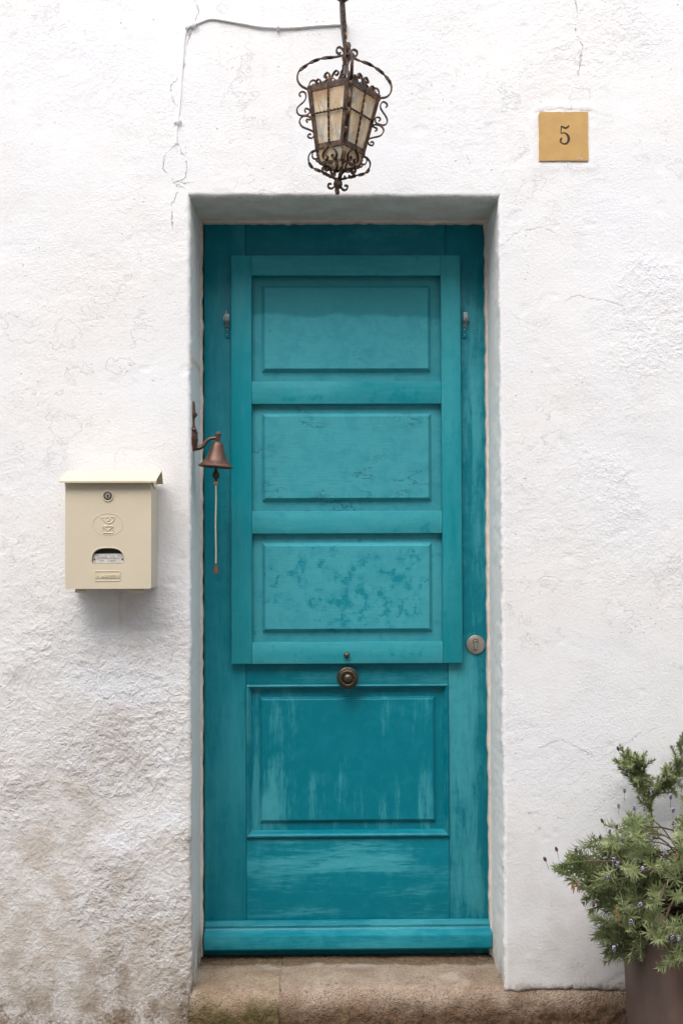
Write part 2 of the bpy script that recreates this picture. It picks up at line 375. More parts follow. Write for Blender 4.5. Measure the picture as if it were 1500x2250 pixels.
M_SH_PANEL_SPOT = mat_teal('teal_paint_spotted_panel', 'x', 0.98, 0.10, 0.3, bumpy=1.3, deep=(0.0004, 0.200, 0.260), rubs=((745, 1320, 60, 45, .22), (800, 1260, 60, 40, .17), (690, 1225, 55, 26, .16), (870, 1215, 40, 24, .14), (880, 1300, 60, 60, .17), (730, 1380, 60, 30, .12), (640, 1290, 60, 60, .12), (860, 1350, 60, 30, .15), (910, 1260, 30, 60, .13), (765, 1290, 190, 100, .06)))
M_PANEL_LOW = mat_teal('teal_paint_streaked_panel', 'z', 0.20, 0.10, 1.0, blobs=((858, 1770, 24, 60, .26), (845, 1640, 10, 110, .20), (684, 1762, 12, 60, .26), (590, 1790, 18, 40, .24), (605, 1740, 50, 70, .15), (770, 1730, 30, 70, .18), (800, 1760, 18, 60, .16), (935, 1770, 20, 70, .24), (610, 1590, 22, 40, .15), (845, 1570, 40, 40, .13), (930, 1560, 22, 40, .16), (720, 1760, 24, 60, .15), (750, 1600, 90, 90, -.05)))
M_RAIL_LOW = mat_teal('teal_paint_streaked_crosswise', 'x', 0.24, 0.10, 1.0, blobs=((830, 1880, 110, 28, .26), (700, 1890, 90, 24, .14), (600, 1875, 70, 26, .13), (900, 1960, 70, 14, .13), (640, 2008, 120, 12, .16), (940, 2005, 60, 14, .16), (760, 1950, 150, 30, -.06)))
M_DRIP = mat_teal('teal_paint_weatherboard', 'x', 0.45, 0.15, 0.8)
M_MOULD = mat_teal('teal_paint_moulding', 'x', 0.45, 0.15, 0.5)
M_FRAME = mat_teal('teal_paint_frame', 'z', 0.25, 0.15, 0.5)
M_IRON = mat_iron('rusted_wrought_iron', (0.040, 0.027, 0.020), (0.20, 0.095, 0.042), 0.62, 0.68)
M_PIPE = mat_iron('grey_iron_tube', (0.10, 0.10, 0.105), (0.11, 0.06, 0.035), 0.35, 0.55, 0.6)
M_BELL = mat_iron('brown_cast_bell', (0.115, 0.058, 0.040), (0.20, 0.105, 0.07), 0.45, 0.48, 0.35)
M_BRONZE = mat_iron('aged_bronze', (0.115, 0.095, 0.068), (0.12, 0.055, 0.028), 0.35, 0.36, 0.8)
M_STEEL = mat_simple('dull_steel', (0.46, 0.42, 0.36), 0.38, 0.9, 0.06, 90, 0.0002)
M_ZINC = mat_simple('paint_flecked_zinc', (0.42, 0.47, 0.48), 0.5, 0.4, 0.30, 260, 0.0008)
M_DARK = mat_simple('painted_hollow_shade', (0.012, 0.012, 0.012), 0.7, var=0.1, bump=0)  # near-black colour standing in for the shade inside slots and recesses
M_GLASS = mat_glass()
M_CREAM = mat_simple('cream_enamel', (0.64, 0.565, 0.425), 0.34, 0.0, 0.02, 12, 0.0002, 0.45)
M_CARD = mat_simple('weathered_paper', (0.62, 0.60, 0.57), 0.7, var=0.16, scale=120, bump=0)
M_INK = mat_simple('faded_ink', (0.16, 0.14, 0.16), 0.8, var=0.1, bump=0)
M_TILE = mat_simple('ochre_glazed_tile', (0.53, 0.325, 0.115), 0.45, 0.0, 0.05, 26, 0.0004, 0.4)
M_NUM = mat_simple('dark_brown_glaze', (0.042, 0.026, 0.016), 0.35, 0.0, 0.2, 90, 0)
M_GLAZE_LIGHT = mat_simple('pale_glaze_chip', (0.74, 0.66, 0.54), 0.6, 0, 0.1, 80, 0)
M_CABLE = mat_simple('whitewashed_cable', (0.86, 0.855, 0.84), 0.8, 0.0, 0.05, 60, 0.002, 0.3)
M_ROPE = mat_simple('cotton_cord', (0.62, 0.50, 0.38), 0.9, 0.0, 0.12, 300, 0.001, 0.2)
M_KNOT = mat_simple('orange_cord_knot', (0.62, 0.30, 0.09), 0.9, 0, 0.2, 200, 0.001, 0.2)
M_STONE = mat_stone('trodden_granite', (0.48, 0.375, 0.285), (0.34, 0.245, 0.175), (0.175, 0.098, 0.050))
M_STONE_L = mat_stone('yellowed_sandstone', (0.45, 0.345, 0.245), (0.32, 0.23, 0.155), (0.21, 0.145, 0.06), 0.7, 3.7)
M_POT = mat_simple('brown_clay', (0.150, 0.100, 0.080), 0.75, 0.0, 0.10, 9, 0.0012, 0.3)
M_SOIL = mat_simple('dry_soil', (0.05, 0.035, 0.025), 0.95, 0, 0.3, 50, 0.01, 0.1)
M_LEAF = mat_leaf()
M_LEAF_DRY = mat_simple('withered_leaf', (0.34, 0.16, 0.045), 0.7, 0, 0.2, 60, 0)
M_STEM = mat_simple('woody_stem', (0.14, 0.095, 0.06), 0.85, 0, 0.2, 100, 0.002)
M_GREENSTEM = mat_simple('green_flower_stalk', (0.16, 0.20, 0.085), 0.7, 0, 0.1, 100, 0)
M_PETAL = mat_simple('lilac_petal', (0.50, 0.45, 0.68), 0.7, 0, 0.12, 300, 0)
M_BUD = mat_simple('purple_brown_bud', (0.13, 0.075, 0.095), 0.8, 0, 0.2, 300, 0)
M_STREET = mat_stone('street_granite', (0.30, 0.27, 0.24), (0.22, 0.19, 0.17), (0.2, 0.17, 0.14))
M_ADDED_WALL = mat_simple('added_wall_plaster', (0.72, 0.70, 0.66), 0.9, 0, 0.05, 3, 0.004, 0.2)

# ------------------------------------------------------------------ street, and an unseen wall across it added to shape the light
def structure(name, bm, mat):
    o = obj(name, bm, mat); o['kind'] = 'structure'; return o
bm = bmesh.new(); vs = [bm.verts.new(p) for p in ((-60, -60, 0), (60, -60, 0), (60, 3, 0), (-60, 3, 0))]; bm.faces.new(vs)
structure('street', bm, M_STREET)
bm = B_(-14, 14, -7.4, -5.4, -0.02, 6.0)
structure('added_facing_wall', bm, M_ADDED_WALL)

# ------------------------------------------------------------------ the house wall: real plaster relief, doorway with rounded arrises
Z_STEP = 0.163
XL = at(420, 1200).x; XR = at(1100, 1200).x; ZT = at(755, 433).z
ZS = at(1230, 2169).z; XE = at(1470, 2169).x
RAD = 0.010
RD = 0.262                                       # depth of the reveal
tile_a, tile_b = at(1182, 247), at(1291, 354)

def relief(x, z):
    """plaster height towards the street in metres"""
    lumpy = lumpiness(x, z)
    h = 0.0055 * fbm(x, z, 0.75, 2, 1) + 0.0015 * fbm(x, z, 0.22, 2, 2)
    tro = fbm(x + 0.04 * fbm(x, z, 0.2, 2, 8), z * 1.7, 0.10, 3, 3)
    h += 0.0002 * (1 - np.abs(tro) * 2) + 0.0004 * tro
    pop = fbm(x, z, 0.015, 2, 4, 0.7)
    h += lumpy * (0.0011 * np.clip(pop + 0.05, -0.35, 0.6))
    edge = np.maximum(np.abs(fbm(x, z, 0.06, 3, 6)), 0)
    h += 0.0002 * np.where(fbm(x, z, 0.3, 2, 7) > 0.1, sstep(0.0, 0.05, edge), 1)
    # scooped pits and trowel flakes
    pit = fbm(x, z, 0.045, 2, 9)
    h -= 0.0009 * sstep(0.62, 0.82, pit)
    # plaster feathered round the house number tile
    dx = np.maximum(np.maximum(tile_a.x - x, x - tile_b.x), 0); dz = np.maximum(np.maximum(tile_b.z - z, z - tile_a.z), 0)
    d = np.hypot(dx, dz)
    h = h * sstep(0.0, 0.05, d) + 0.0018 * sstep(0.002, 0.010, d) * (1 - sstep(0.016, 0.034, d)) * (0.6 + 0.6 * fbm(x, z, 0.02, 2, 11))
    return h
def lumpiness(x, z):
    n = fbm(x, z, 0.30, 3, 21)
    left = sstep(-0.10, -0.36, x) * sstep(1.45, 0.75, z + 0.25 * n)
    patch = sstep(-0.1, 0.35, n)
    right_far = sstep(0.55, 0.85, x) * 0.22 * sstep(0.9, 1.6, z)
    return np.clip(0.05 + left * (0.40 + 0.60 * patch) + 0.10 * patch + right_far * patch, 0, 1.3)

STEPW = 0.0042
def axis(lo, fine_lo, fine_hi, hi, must):
    a = list(np.arange(fine_lo, fine_hi, STEPW))
    a = np.concatenate([np.linspace(lo, fine_lo, 14)[:-1], a, np.linspace(fine_hi, hi, 14)])
    for m in must: a[np.argmin(np.abs(a - m))] = m
    return np.unique(a)
ex0, ex1, ez1 = XL - RAD, XR + RAD, ZT + RAD
gx = axis(-4.0, -1.02, 1.06, 4.2, [ex0, ex1, XE]); gz = axis(-0.10, -0.02, 2.80, 5.2, [ez1, ZS])
nx, nz = len(gx), len(gz)
ix0, ix1, ixe = [int(np.argmin(np.abs(gx - v))) for v in (ex0, ex1, XE)]; iz1, izs = [int(np.argmin(np.abs(gz - v))) for v in (ez1, ZS)]
GX, GZ = np.meshgrid(gx, gz, indexing='ij')
H = relief(GX, GZ)
wob = 0.0022 * fbm(GX, GZ, 0.035, 3, 31) + 0.0014 * fbm(GX, GZ, 0.012, 2, 32)     # uneven arris
co = np.stack([GX, -H, GZ], -1)
ii, jj = np.meshgrid(np.arange(nx - 1), np.arange(nz - 1), indexing='ij')
hole = ((ii >= ix0) & (ii < ix1) & (jj < iz1)) | ((ii >= ix1) & (ii < ixe) & (jj < izs))
vid = (np.arange(nx)[:, None] * nz + np.arange(nz)[None, :])
q = np.stack([vid[ii, jj], vid[ii + 1, jj], vid[ii + 1, jj + 1], vid[ii, jj + 1]], -1)[~hole]
verts = co.reshape(-1, 3); inner = np.zeros(len(verts))
# boundary of the opening, walked from the left foot round to the stone's far end; (index, inward direction)
path = [(ix0, j, 1, 0) for j in range(0, iz1)] + [(ix0, iz1, 1, -1)] + [(i, iz1, 0, -1) for i in range(ix0 + 1, ix1)] + [(ix1, iz1, -1, -1)] \
     + [(ix1, j, -1, 0) for j in range(iz1 - 1, izs, -1)] + [(ix1, izs, -1, -1)] + [(i, izs, 0, -1) for i in range(ix1 + 1, ixe)] + [(ixe, izs, -1, -1)] \
     + [(ixe, j, -1, 0) for j in range(izs - 1, -1, -1)]
pi = np.array([p[0] for p in path]); pj = np.array([p[1] for p in path]); dirx = np.array([p[2] for p in path], float); dirz = np.array([p[3] for p in path], float)
base_id = vid[pi, pj]
lip = (dirz < 0) & (pi > ix1)
verts[base_id[lip], 2] += 0.006 * fbm(gx[pi[lip]], gx[pi[lip]] * 0, 0.05, 3, 35) + 0.003 * fbm(gx[pi[lip]], gx[pi[lip]] * 0, 0.012, 1, 36)
bco = verts[base_id]; s_arc = np.arange(len(path)) * STEPW
prof = [(RAD * math.sin(a), RAD * (1 - math.cos(a))) for a in (0.45, 0.85, 1.25, 1.57)][0:4]
prof = [(RAD * (1 - math.cos(a)), RAD * math.sin(a)) for a in (0.4, 0.8, 1.2, 1.57)]
prof = [(RAD * math.sin(a), RAD * (1 - math.cos(a))) for a in (0.4, 0.8, 1.2, 1.57)]
deep = np.concatenate([[0.017, 0.025], np.linspace(0.036, RD, 18)])
rows = []
ring_prev = base_id; faces_extra = []
allv = [verts]; inn = [inner]; nv = len(verts)
for k, (ins, dep) in enumerate(prof + [(RAD, d) for d in deep]):
    w = 0.0026 * fbm(s_arc, np.full_like(s_arc, dep * 0.5), 0.05, 3, 33) + 0.0018 * fbm(s_arc, np.full_like(s_arc, dep), 0.014, 2, 34)
    fall = 1.0 if dep < 0.02 else max(0.45, 1 - dep * 4)
    i2 = ins + w * fall * min(1, ins / RAD)
    blend = max(0.0, 1 - dep / 0.02)
    P = np.stack([bco[:, 0] + dirx * i2, bco[:, 1] * blend + dep, bco[:, 2] + dirz * i2], -1)
    allv.append(P); inn.append(np.full(len(P), min(1, dep / 0.02)))
    ids = nv + np.arange(len(P)); nv += len(P)
    faces_extra.append(np.stack([ring_prev[:-1], ids[:-1], ids[1:], ring_prev[1:]], -1)); ring_prev = ids
V = np.concatenate(allv); IN = np.concatenate(inn); Q = np.concatenate([q] + faces_extra)
used = np.zeros(len(V), bool); used[Q.ravel()] = True
remap = np.cumsum(used) - 1; V = V[used]; IN = IN[used]; Q = remap[Q]
me = bpy.data.meshes.new('house_wall')
me.vertices.add(len(V)); me.vertices.foreach_set('co', V.ravel())
me.loops.add(Q.size); me.loops.foreach_set('vertex_index', Q.ravel().astype(np.int32))
me.polygons.add(len(Q)); me.polygons.foreach_set('loop_start', np.arange(0, Q.size, 4, dtype=np.int32)); me.polygons.foreach_set('loop_total', np.full(len(Q), 4, np.int32))
me.polygons.foreach_set('use_smooth', np.ones(len(Q), bool))
me.update(calc_edges=True); me.validate()
def put_attr(name, val):
    a = me.attributes.new(name, 'FLOAT', 'POINT'); a.data.foreach_set('value', np.ascontiguousarray(val, dtype=np.float32))
X, Y, Z = V[:, 0], V[:, 1], V[:, 2]
def seg_dist(px_pts):
    P = [at(*p) for p in px_pts]; best = np.full(len(X), 9.0)
    for a, b in zip(P, P[1:]):
        ax, az, bx, bz = a.x, a.z, b.x - a.x, b.z - a.z
        t = np.clip(((X - ax) * bx + (Z - az) * bz) / (bx * bx + bz * bz), 0, 1)
        d = np.hypot(X - ax - t * bx, Z - az - t * bz); s = np.sign((X - ax) * bz - (Z - az) * bx); s[s == 0] = 1
        upd = d < np.abs(best); best = np.where(upd, d * s, best)
    return best
def blob(px, py, rx, rz):
    c = at(px, py); return np.exp(-(((X - c.x) / rx) ** 2 + ((Z - c.z) / rz) ** 2))
nbig = fbm(X, Z, 0.45, 3, 41); nmed = fbm(X, Z, 0.13, 3, 42); nstr = fbm(X, Z * 0.22, 0.05, 3, 43)
leftm = sstep(-0.20, -0.34, X)
st = leftm * sstep(1.25, 0.30, Z + 0.18 * nbig) * np.clip(0.80 + 0.40 * nbig + 0.45 * nmed, 0, 1.1)
st += leftm * 0.5 * sstep(0.5, 0.2, Z + 0.1 * nmed)
for b in ((300, 1350, 0.09, 0.08, .75), (320, 1440, 0.08, 0.07, .55), (265, 1640, .08, .12, .5), (120, 1780, .10, .12, .55), (90, 1960, .14, .12, .5), (330, 1560, .07, .08, .4)):
    st += 0.5 * b[4] * blob(*b[:4]) * np.clip(0.8 + nmed, 0, 1.3)
for b in ((270, 1505, 0.11, 0.045, .9), (350, 1500, .07, .05, .8), (370, 1700, .035, .10, .85), (330, 1795, .08, .035, 1.1), (260, 1850, .08, .03, 1.0), (230, 2010, .10, .02, .8), (370, 1960, .05, .06, .6), (170, 2150, .05, .04, .6)):
    st -= b[4] * blob(*b[:4]) * np.clip(0.75 + 0.9 * nmed, 0, 1.4)      # newer dabs of limewash over the stain
st += (1 - leftm) * sstep(0.62, 0.20, Z + 0.1 * nbig) * (0.28 + 0.25 * nmed) * (X > XR)
st += 0.35 * blob(395, 1150, 0.03, 0.14) * leftm  # faint brownish upright patch between mailbox and doorway
st += 0.9 * np.exp(-((X - at(265, 1380).x) / 0.004) ** 2) * sstep(at(265, 1500).z, at(265, 1340).z, Z) * (Z < at(265, 1300).z) * (0.5 + 0.5 * nmed)
top = sstep(1.9, 2.4, Z)
st += 0.10 * np.exp(-((X - at(640, 200).x) / 0.006) ** 2) * (Z > at(640, 420).z) + 0.10 * np.exp(-((X - at(580, 200).x) / 0.006) ** 2) * (Z > at(640, 330).z)
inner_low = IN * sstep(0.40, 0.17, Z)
lime = 0 * X
for b in ((270, 1505, 0.10, 0.030, .6), (350, 1500, .06, .04, .7), (372, 1700, .03, .09, .7), (330, 1795, .08, .026, 1.1), (260, 1850, .07, .022, .9), (230, 2010, .10, .014, .7), (375, 1960, .04, .05, .5), (160, 2140, .04, .03, .5), (180, 1290, .06, .10, .4)):
    lime = lime + b[4] * blob(*b[:4]) * np.clip(0.45 + 1.2 * nmed + 0.5 * nstr, 0, 1.3)
put_attr('lime', np.clip(lime * leftm * (1 - IN), 0, 1))
put_attr('stain_tint', np.clip(0.85 * st * (1 - 0.8 * IN) + 0.25 * inner_low + 0.55 * IN * (Z > ZT - 0.015), 0, 1.1))  # lintel underside tinted beige to offset the door's teal bounce light
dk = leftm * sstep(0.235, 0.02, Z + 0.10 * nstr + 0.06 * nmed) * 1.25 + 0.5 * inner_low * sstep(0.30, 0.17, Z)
dk += 0.55 * leftm * blob(40, 1500, .06, .05) * sstep(-.2, .4, nmed) + 0.5 * leftm * blob(240, 2130, .10, .03)
dk += (X > XR) * sstep(ZS + 0.020, ZS - 0.002, Z + 0.012 * nmed) * 0.8
put_attr('dirt', np.clip(dk, 0, 1))
put_attr('rust', np.clip(0.95 * blob(760, 72, 0.0035, 0.024) + 0.35 * blob(655, 64, .004, .005) + .5 * blob(419, 786, .004, .008), 0, 1))
put_attr('lumpy', lumpiness(X, Z) * (1 - IN)); put_attr('inner', IN)
cracks = [[(388, 318), (375, 330), (362, 345), (360, 372), (372, 392), (390, 410), (412, 404)], [(392, 318), (402, 338), (409, 358), (412, 378), (404, 396), (384, 402), (374, 392)],
          [(400, 405), (388, 430), (378, 450), (380, 495)], [(428, 0), (437, 20), (430, 45), (418, 75), (409, 105), (406, 140), (398, 170)], [(389, 176), (374, 192), (376, 208), (386, 228)],
          [(1264, 0), (1268, 40), (1262, 70), (1278, 100), (1270, 165)], [(1101, 541), (1128, 515), (1187, 499), (1221, 512)], [(1240, 661), (1267, 648), (1293, 656), (1331, 661), (1368, 672)],
          [(1267, 512), (1307, 521)], [(1190, 1640), (1230, 1625), (1262, 1640), (1300, 1660)], [(1330, 1660), (1370, 1640), (1400, 1612), (1440, 1600)], [(1185, 245), (1230, 238), (1290, 243)],
          [(1150, 1785), (1200, 1790), (1240, 1800)], [(380, 1430), (372, 1470), (388, 1500)]]
line = np.full(len(X), 9.0); wgt = np.zeros(len(X))
for n_, c in enumerate(cracks):
    d = seg_dist(c); near_ = np.abs(d) < np.abs(line); wgt = np.where(near_, 1.0 if n_ < 6 else 0.4, wgt); line = np.where(near_, d, line)
put_attr('crack_line', np.clip(line, -0.03, 0.03)); put_attr('crack_near', wgt * (1 - sstep(0.009, 0.015, np.abs(line))))
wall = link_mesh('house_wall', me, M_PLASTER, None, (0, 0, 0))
tag(wall, 'rough whitewashed house wall around the teal door, stained brown at lower left', 'wall')

# frame that stays in the wall: teal rebate and the peach bead of plaster against it
YF = 0.24
DL, DR = at(449, 1200, YF).x, at(1072, 1200, YF).x
DT, DB = at(757, 490, YF).z, at(757, 2097, YF).z
bm = bmesh.new()
box(bm, DL - 0.020, DL - 0.0035, YF + 0.006, YF + 0.09, Z_STEP - 0.02, DT + 0.020, 0.001, 1)
box(bm, DR + 0.0035, DR + 0.022, YF + 0.006, YF + 0.09, Z_STEP - 0.02, DT + 0.020, 0.001, 1)
box(bm, DL - 0.0030, DR + 0.0030, YF + 0.006, YF + 0.09, DT + 0.004, DT + 0.020, 0.001, 1)
box(bm, DL - 0.020, DL + 0.030, YF + 0.055, YF + 0.088, Z_STEP - 0.02, DT + 0.0025, 0.001, 1)
box(bm, DR - 0.030, DR + 0.022, YF + 0.055, YF + 0.088, Z_STEP - 0.02, DT + 0.0025, 0.001, 1)
box(bm, DL - 0.019, DR + 0.021, YF + 0.055, YF + 0.087, DT - 0.03, DT + 0.019, 0.001, 1)
obj('door_frame', bm, M_FRAME, wall)
def bead(pts, side):
    pts2 = []
    for i, p in enumerate(pts):
        pts2.append(Vector(p) + Vector((random.gauss(0, .0010), 0, random.gauss(0, .0010))))
    bm = bmesh.new(); sweep(bm, pts2, [(-.0055, -.014), (.0045, -.012), (.006, 0.0), (.0045, .014), (-.0055, .014)], side=side)
    return obj('plaster_bead', bm, M_BEAD, wall)
zs = np.linspace(Z_STEP + 0.004, DT + 0.006, 90)
bead([(XL + 0.001, YF - 0.006, z) for z in zs], (1, 0, 0)); bead([(XR - 0.001, YF - 0.006, z) for z in zs], (-1, 0, 0))
bead([(x, YF - 0.006, ZT - 0.0012) for x in np.linspace(XL + 0.004, XR - 0.004, 50)], (0, 0, -1))
# dark room behind the gaps
# ------------------------------------------------------------------ doorstep stones
def stone(x0, x1, mat, seed, parent, z_top, proud):
    prof = [(0.30, z_top - 0.004), (0.235, z_top - 0.002), (0.12, z_top), (0.035, z_top - 0.003), (0.004, z_top - 0.012), (-0.012 - proud, z_top - 0.030), (-0.020 - proud, z_top - 0.062), (-0.022 - proud, z_top - 0.12), (-0.024 - proud, -0.03)]
    pts = catmull([(0, a, b) for a, b in prof], 12)
    L = np.array([[p.y, p.z] for p in pts]); seg = np.r_[0, np.cumsum(np.hypot(*np.diff(L, axis=0).T))]
    s = np.arange(0, seg[-1], 0.004); yy = np.interp(s, seg, L[:, 0]); zz = np.interp(s, seg, L[:, 1])
    ty = np.gradient(yy); tz = np.gradient(zz); ln = np.hypot(ty, tz); ny, nzz = -(-tz / ln), -(ty / ln)
    ny, nzz = tz / ln, -ty / ln
    xs = np.linspace(x0, x1, max(3, int((x1 - x0) / 0.004)))
    XX, SS = np.meshgrid(xs, s, indexing='ij')
    low = sstep(z_top - 0.02, z_top - 0.07, zz)[None, :]
    h = 0.0042 * fbm(XX, SS, 0.16, 2, seed) + (0.0016 + 0.0062 * low) * fbm(XX, SS, 0.035, 4, seed + 1, 0.6) + 0.0035 * low * np.abs(fbm(XX, SS, 0.02, 2, seed + 3))
    e = np.minimum(XX - x0, x1 - XX); h -= 0.0005 * np.exp(-(e / 0.004)) 
    YY = yy[None, :] + ny[None, :] * h; ZZ = zz[None, :] + nzz[None, :] * h
    XX = XX + 0.004 * fbm(SS, SS * 0, 0.05, 3, 77) * np.where(XX - x0 < (x1 - x0) / 2, XX - x0 < 0.05, x1 - XX < 0.05) * sstep(0.05, 0.0, e) * (np.abs(XX - XJ) < 0.06)
    n1, n2 = XX.shape; vv = np.stack([XX, YY, ZZ], -1).reshape(-1, 3)
    i, j = np.meshgrid(np.arange(n1 - 1), np.arange(n2 - 1), indexing='ij'); g = np.arange(n1 * n2).reshape(n1, n2)
    F = np.stack([g[i, j], g[i, j + 1], g[i + 1, j + 1], g[i + 1, j]], -1).reshape(-1, 4).tolist()
    vv = vv.tolist(); k = len(vv)
    for row in (g[0], g[-1]):                      # end faces
        b = len(vv); vv.append([vv[row[0]][0], 0.30, -0.03]); F.append([int(r) for r in row] + [b])
    me = bpy.data.meshes.new('stone'); me.from_pydata(vv, [], F); me.update()
    me.polygons.foreach_set('use_smooth', np.ones(len(me.polygons), bool))
    c = Vector(((x0 + x1) / 2, 0.1, 0.0)); me.transform(Matrix.Translation(-c))
    return link_mesh('stone', me, mat, parent, c)
step_o = empty('doorstep', (0.05, 0.1, 0.0), 'worn brown stone doorstep of two blocks below the teal door', 'doorstep')
XJ = at(615, 2200).x
so = stone(at(416, 2200).x + 0.001, XJ + 0.0004, M_STONE_L, 51, step_o, Z_STEP, 0.002); so['label'] = 'yellowish mossy left block of the doorstep'
so = stone(XJ + 0.0004, XE - 0.002, M_STONE, 61, step_o, Z_STEP + 0.002, 0.0); so['label'] = 'long pinkish brown right block of the doorstep'
bm = bmesh.new()
for k in range(90):
    x = random.choice((random.gauss(XL + .03, .03), random.gauss(XR - .02, .035), random.uniform(XL, XR))); x = min(max(x, XL + .012), XR - .012); y = 0.232 - abs(random.gauss(0, .018))
    bmesh.ops.create_icosphere(bm, subdivisions=1, radius=random.uniform(.0010, .0026), matrix=Matrix.Translation((x, y, Z_STEP + .002)) @ Matrix.Rotation(random.uniform(0, 3), 4, 'Z') @ Matrix.Diagonal((random.uniform(.8, 2.4), 1, .6, 1)))
o = obj('grit', bm, M_STEM, step_o); o['kind'] = 'stuff'
# ------------------------------------------------------------------ the door
door = empty('front_door', ((DL + DR) / 2, YF, DB), 'weathered teal panelled wooden front door under the iron lantern', 'door')
oz1, oz0 = at(760, 1503, YF).z, at(760, 1840, YF).z
jl, jr = at(541.5, 1900, YF).x, at(987, 1900, YF).x
ox0, ox1 = jl - 0.0004, jr + 0.0004
YB = YF + 0.045
o = obj('stile', B_(DL, jl - 0.0004, YF, YB, DB, DT, 0.0018), M_STILE, door)
o = obj('stile', B_(jr + 0.0004, DR, YF, YB, DB, DT, 0.0018), M_STILE_R, door)
obj('rail', B_(jl + 0.0004, jr - 0.0004, YF + 0.0003, YB, at(0, 640, YF).z, DT, 0.0016), M_RAIL, door)
obj('rail', B_(jl + 0.0004, jr - 0.0004, YF + 0.0003, YB, oz1, at(0, 1430, YF).z, 0.0012), M_RAIL, door)
obj('rail', B_(jl + 0.0004, jr - 0.0004, YF + 0.0003, YB, DB, oz0, 0.0012), M_RAIL_LOW, door)
# mouldings of the lower panel, one length a side, mitred
mp_ = [(0.000, YF + 0.002), (0.002, YF - 0.0035), (0.005, YF - 0.0045), (0.008, YF - 0.001), (0.0095, YF + 0.006), (0.0125, YF + 0.008), (0.014, YF + 0.017)]
mp_bottom = [(0.000, YF + 0.002), (0.0015, YF - 0.006), (0.004, YF - 0.0085), (0.008, YF - 0.0075), (0.012, YF - 0.003), (0.0155, YF + 0.006), (0.018, YF + 0.017)]
side_in = (0.014, 0.014, 0.018, 0.014)
for k in range(4):
    bm = bmesh.new(); pr = mp_bottom if k == 2 else mp_
    n = len(pr); A, C = [], []
    for t_ in range(n):
        a, y = pr[t_]
        f = t_ / (n - 1); l, r, b, tp = [s_ * (a / pr[-1][0]) for s_ in side_in]
        cor = {'bl': (ox0 + l, y, oz0 + b), 'br': (ox1 - r, y, oz0 + b), 'tl': (ox0 + l, y, oz1 - tp), 'tr': (ox1 - r, y, oz1 - tp)}
        e = [('bl', 'tl'), ('br', 'tr'), ('bl', 'br'), ('tl', 'tr')][k]
        A.append(bm.verts.new(cor[e[0]])); C.append(bm.verts.new(cor[e[1]]))
    for i in range(n - 1): bm.faces.new((A[i], A[i + 1], C[i + 1], C[i]))
    obj('moulding', bm, M_MOULD, door, angle=60)
bm = bmesh.new(); d = 0.012
pan = ring_panel(bm, ox0 + d, ox1 - d, oz0 + 0.016, oz1 - d, [(0.0, YF + 0.0165), (0.024, YF + 0.0155), (0.0255, YF + 0.0115), (0.0285, YF + 0.0105), (0.0305, YF + 0.0065), (0.0325, YF + 0.0055)])
bm.faces.new(pan); obj('panel', bm, M_PANEL_LOW, door, angle=12)
# weatherboard: ogee drip moulding across the foot
wl, wr = at(449, 2050, YF - 0.03).x, at(1079, 2050, YF - 0.03).x
wz = lambda py, y: at(760, py, y).z
wp = [(YF - 0.0015, wz(2020, YF)), (YF - 0.012, wz(2024, YF - .012)), (YF - 0.0165, wz(2033, YF - .0165)), (YF - 0.0155, wz(2038, YF - .0155)), (YF - 0.019, wz(2043, YF - .019)), (YF - 0.029, wz(2049, YF - .029)),
      (YF - 0.039, wz(2056, YF - .039)), (YF - 0.0405, wz(2060, YF - .0405)), (YF - 0.0405, wz(2084, YF - .0405)), (YF - 0.037, wz(2087, YF - .037)), (YF - 0.0015, wz(2085, YF))]
bm = bmesh.new(); sweep(bm, [(wl + (wr - wl) * k / 24, 0, 0) for k in range(25)], [(y, z) for y, z in wp], side=(0, 1, 0))
obj('weatherboard', bm, M_DRIP, door, angle=28)

# raised shutter leaf fixed over the upper door
YS = 0.217
sh = None
sl, sr, stp, sbt = at(508, 1000, YS).x, at(1013, 1000, YS).x, at(760, 561, YS).z, at(760, 1458, YS).z
pl, pr_ = at(553, 1000, YS).x, at(970, 1000, YS).x
rows_px = [(605, 838), (887, 1123), (1172, 1411)]
shutter = bpy.data.objects.new('shutter', None); COL.objects.link(shutter); shutter.parent = door
WORLD['shutter'] = Vector(((sl + sr) / 2, YS, sbt)); shutter.location = WORLD['shutter'] - WORLD['front_door']
for a, b in ((sl, pl), (pr_, sr)): obj('stile', B_(a, b, YS, YF - 0.0012, sbt, stp, 0.0022), M_SH_STILE, shutter)
edges = [stp] + [v for r in rows_px for v in (at(760, r[0], YS).z, at(760, r[1], YS).z)] + [sbt]
for k in range(0, 8, 2): obj('rail', B_(pl + 0.0002, pr_ - 0.0002, YS + 0.0002, YF - 0.0016, edges[k + 1], edges[k], 0.0013), M_SH_RAIL, shutter)
for k, (a, b) in enumerate(rows_px):
    z1, z0 = edges[1 + 2 * k], edges[2 + 2 * k]
    bm = bmesh.new(); i4 = lambda e: (0.036 + e, 0.036 + e, 0.036 + e, 0.034 + e)
    p_ = ring_panel(bm, pl - 0.002, pr_ + 0.002, z0 - 0.002, z1 + 0.002, [(0.0, YS + 0.0215), (i4(-0.0065), YS + 0.0172), (i4(-0.0060), YS + 0.0164), (i4(0.0022), YS + 0.0058), (i4(0.0032), YS + 0.0050)])
    bm.faces.new(p_)
    m = [mat_teal('teal_paint_tide_marked_panel', 'x', 0.98, 0.12, 0.35, spots=0.25, top_tint=at(760, 692, YS).z, bumpy=1.3), M_SH_PANEL, M_SH_PANEL_SPOT][k]
    o = obj('panel', bm, m, shutter, angle=14)
    o['label'] = ['upper shutter panel with a darker tide mark across its top', 'middle shutter panel with fine cracks in the paint', 'lower shutter panel covered in dark teal rub spots'][k]

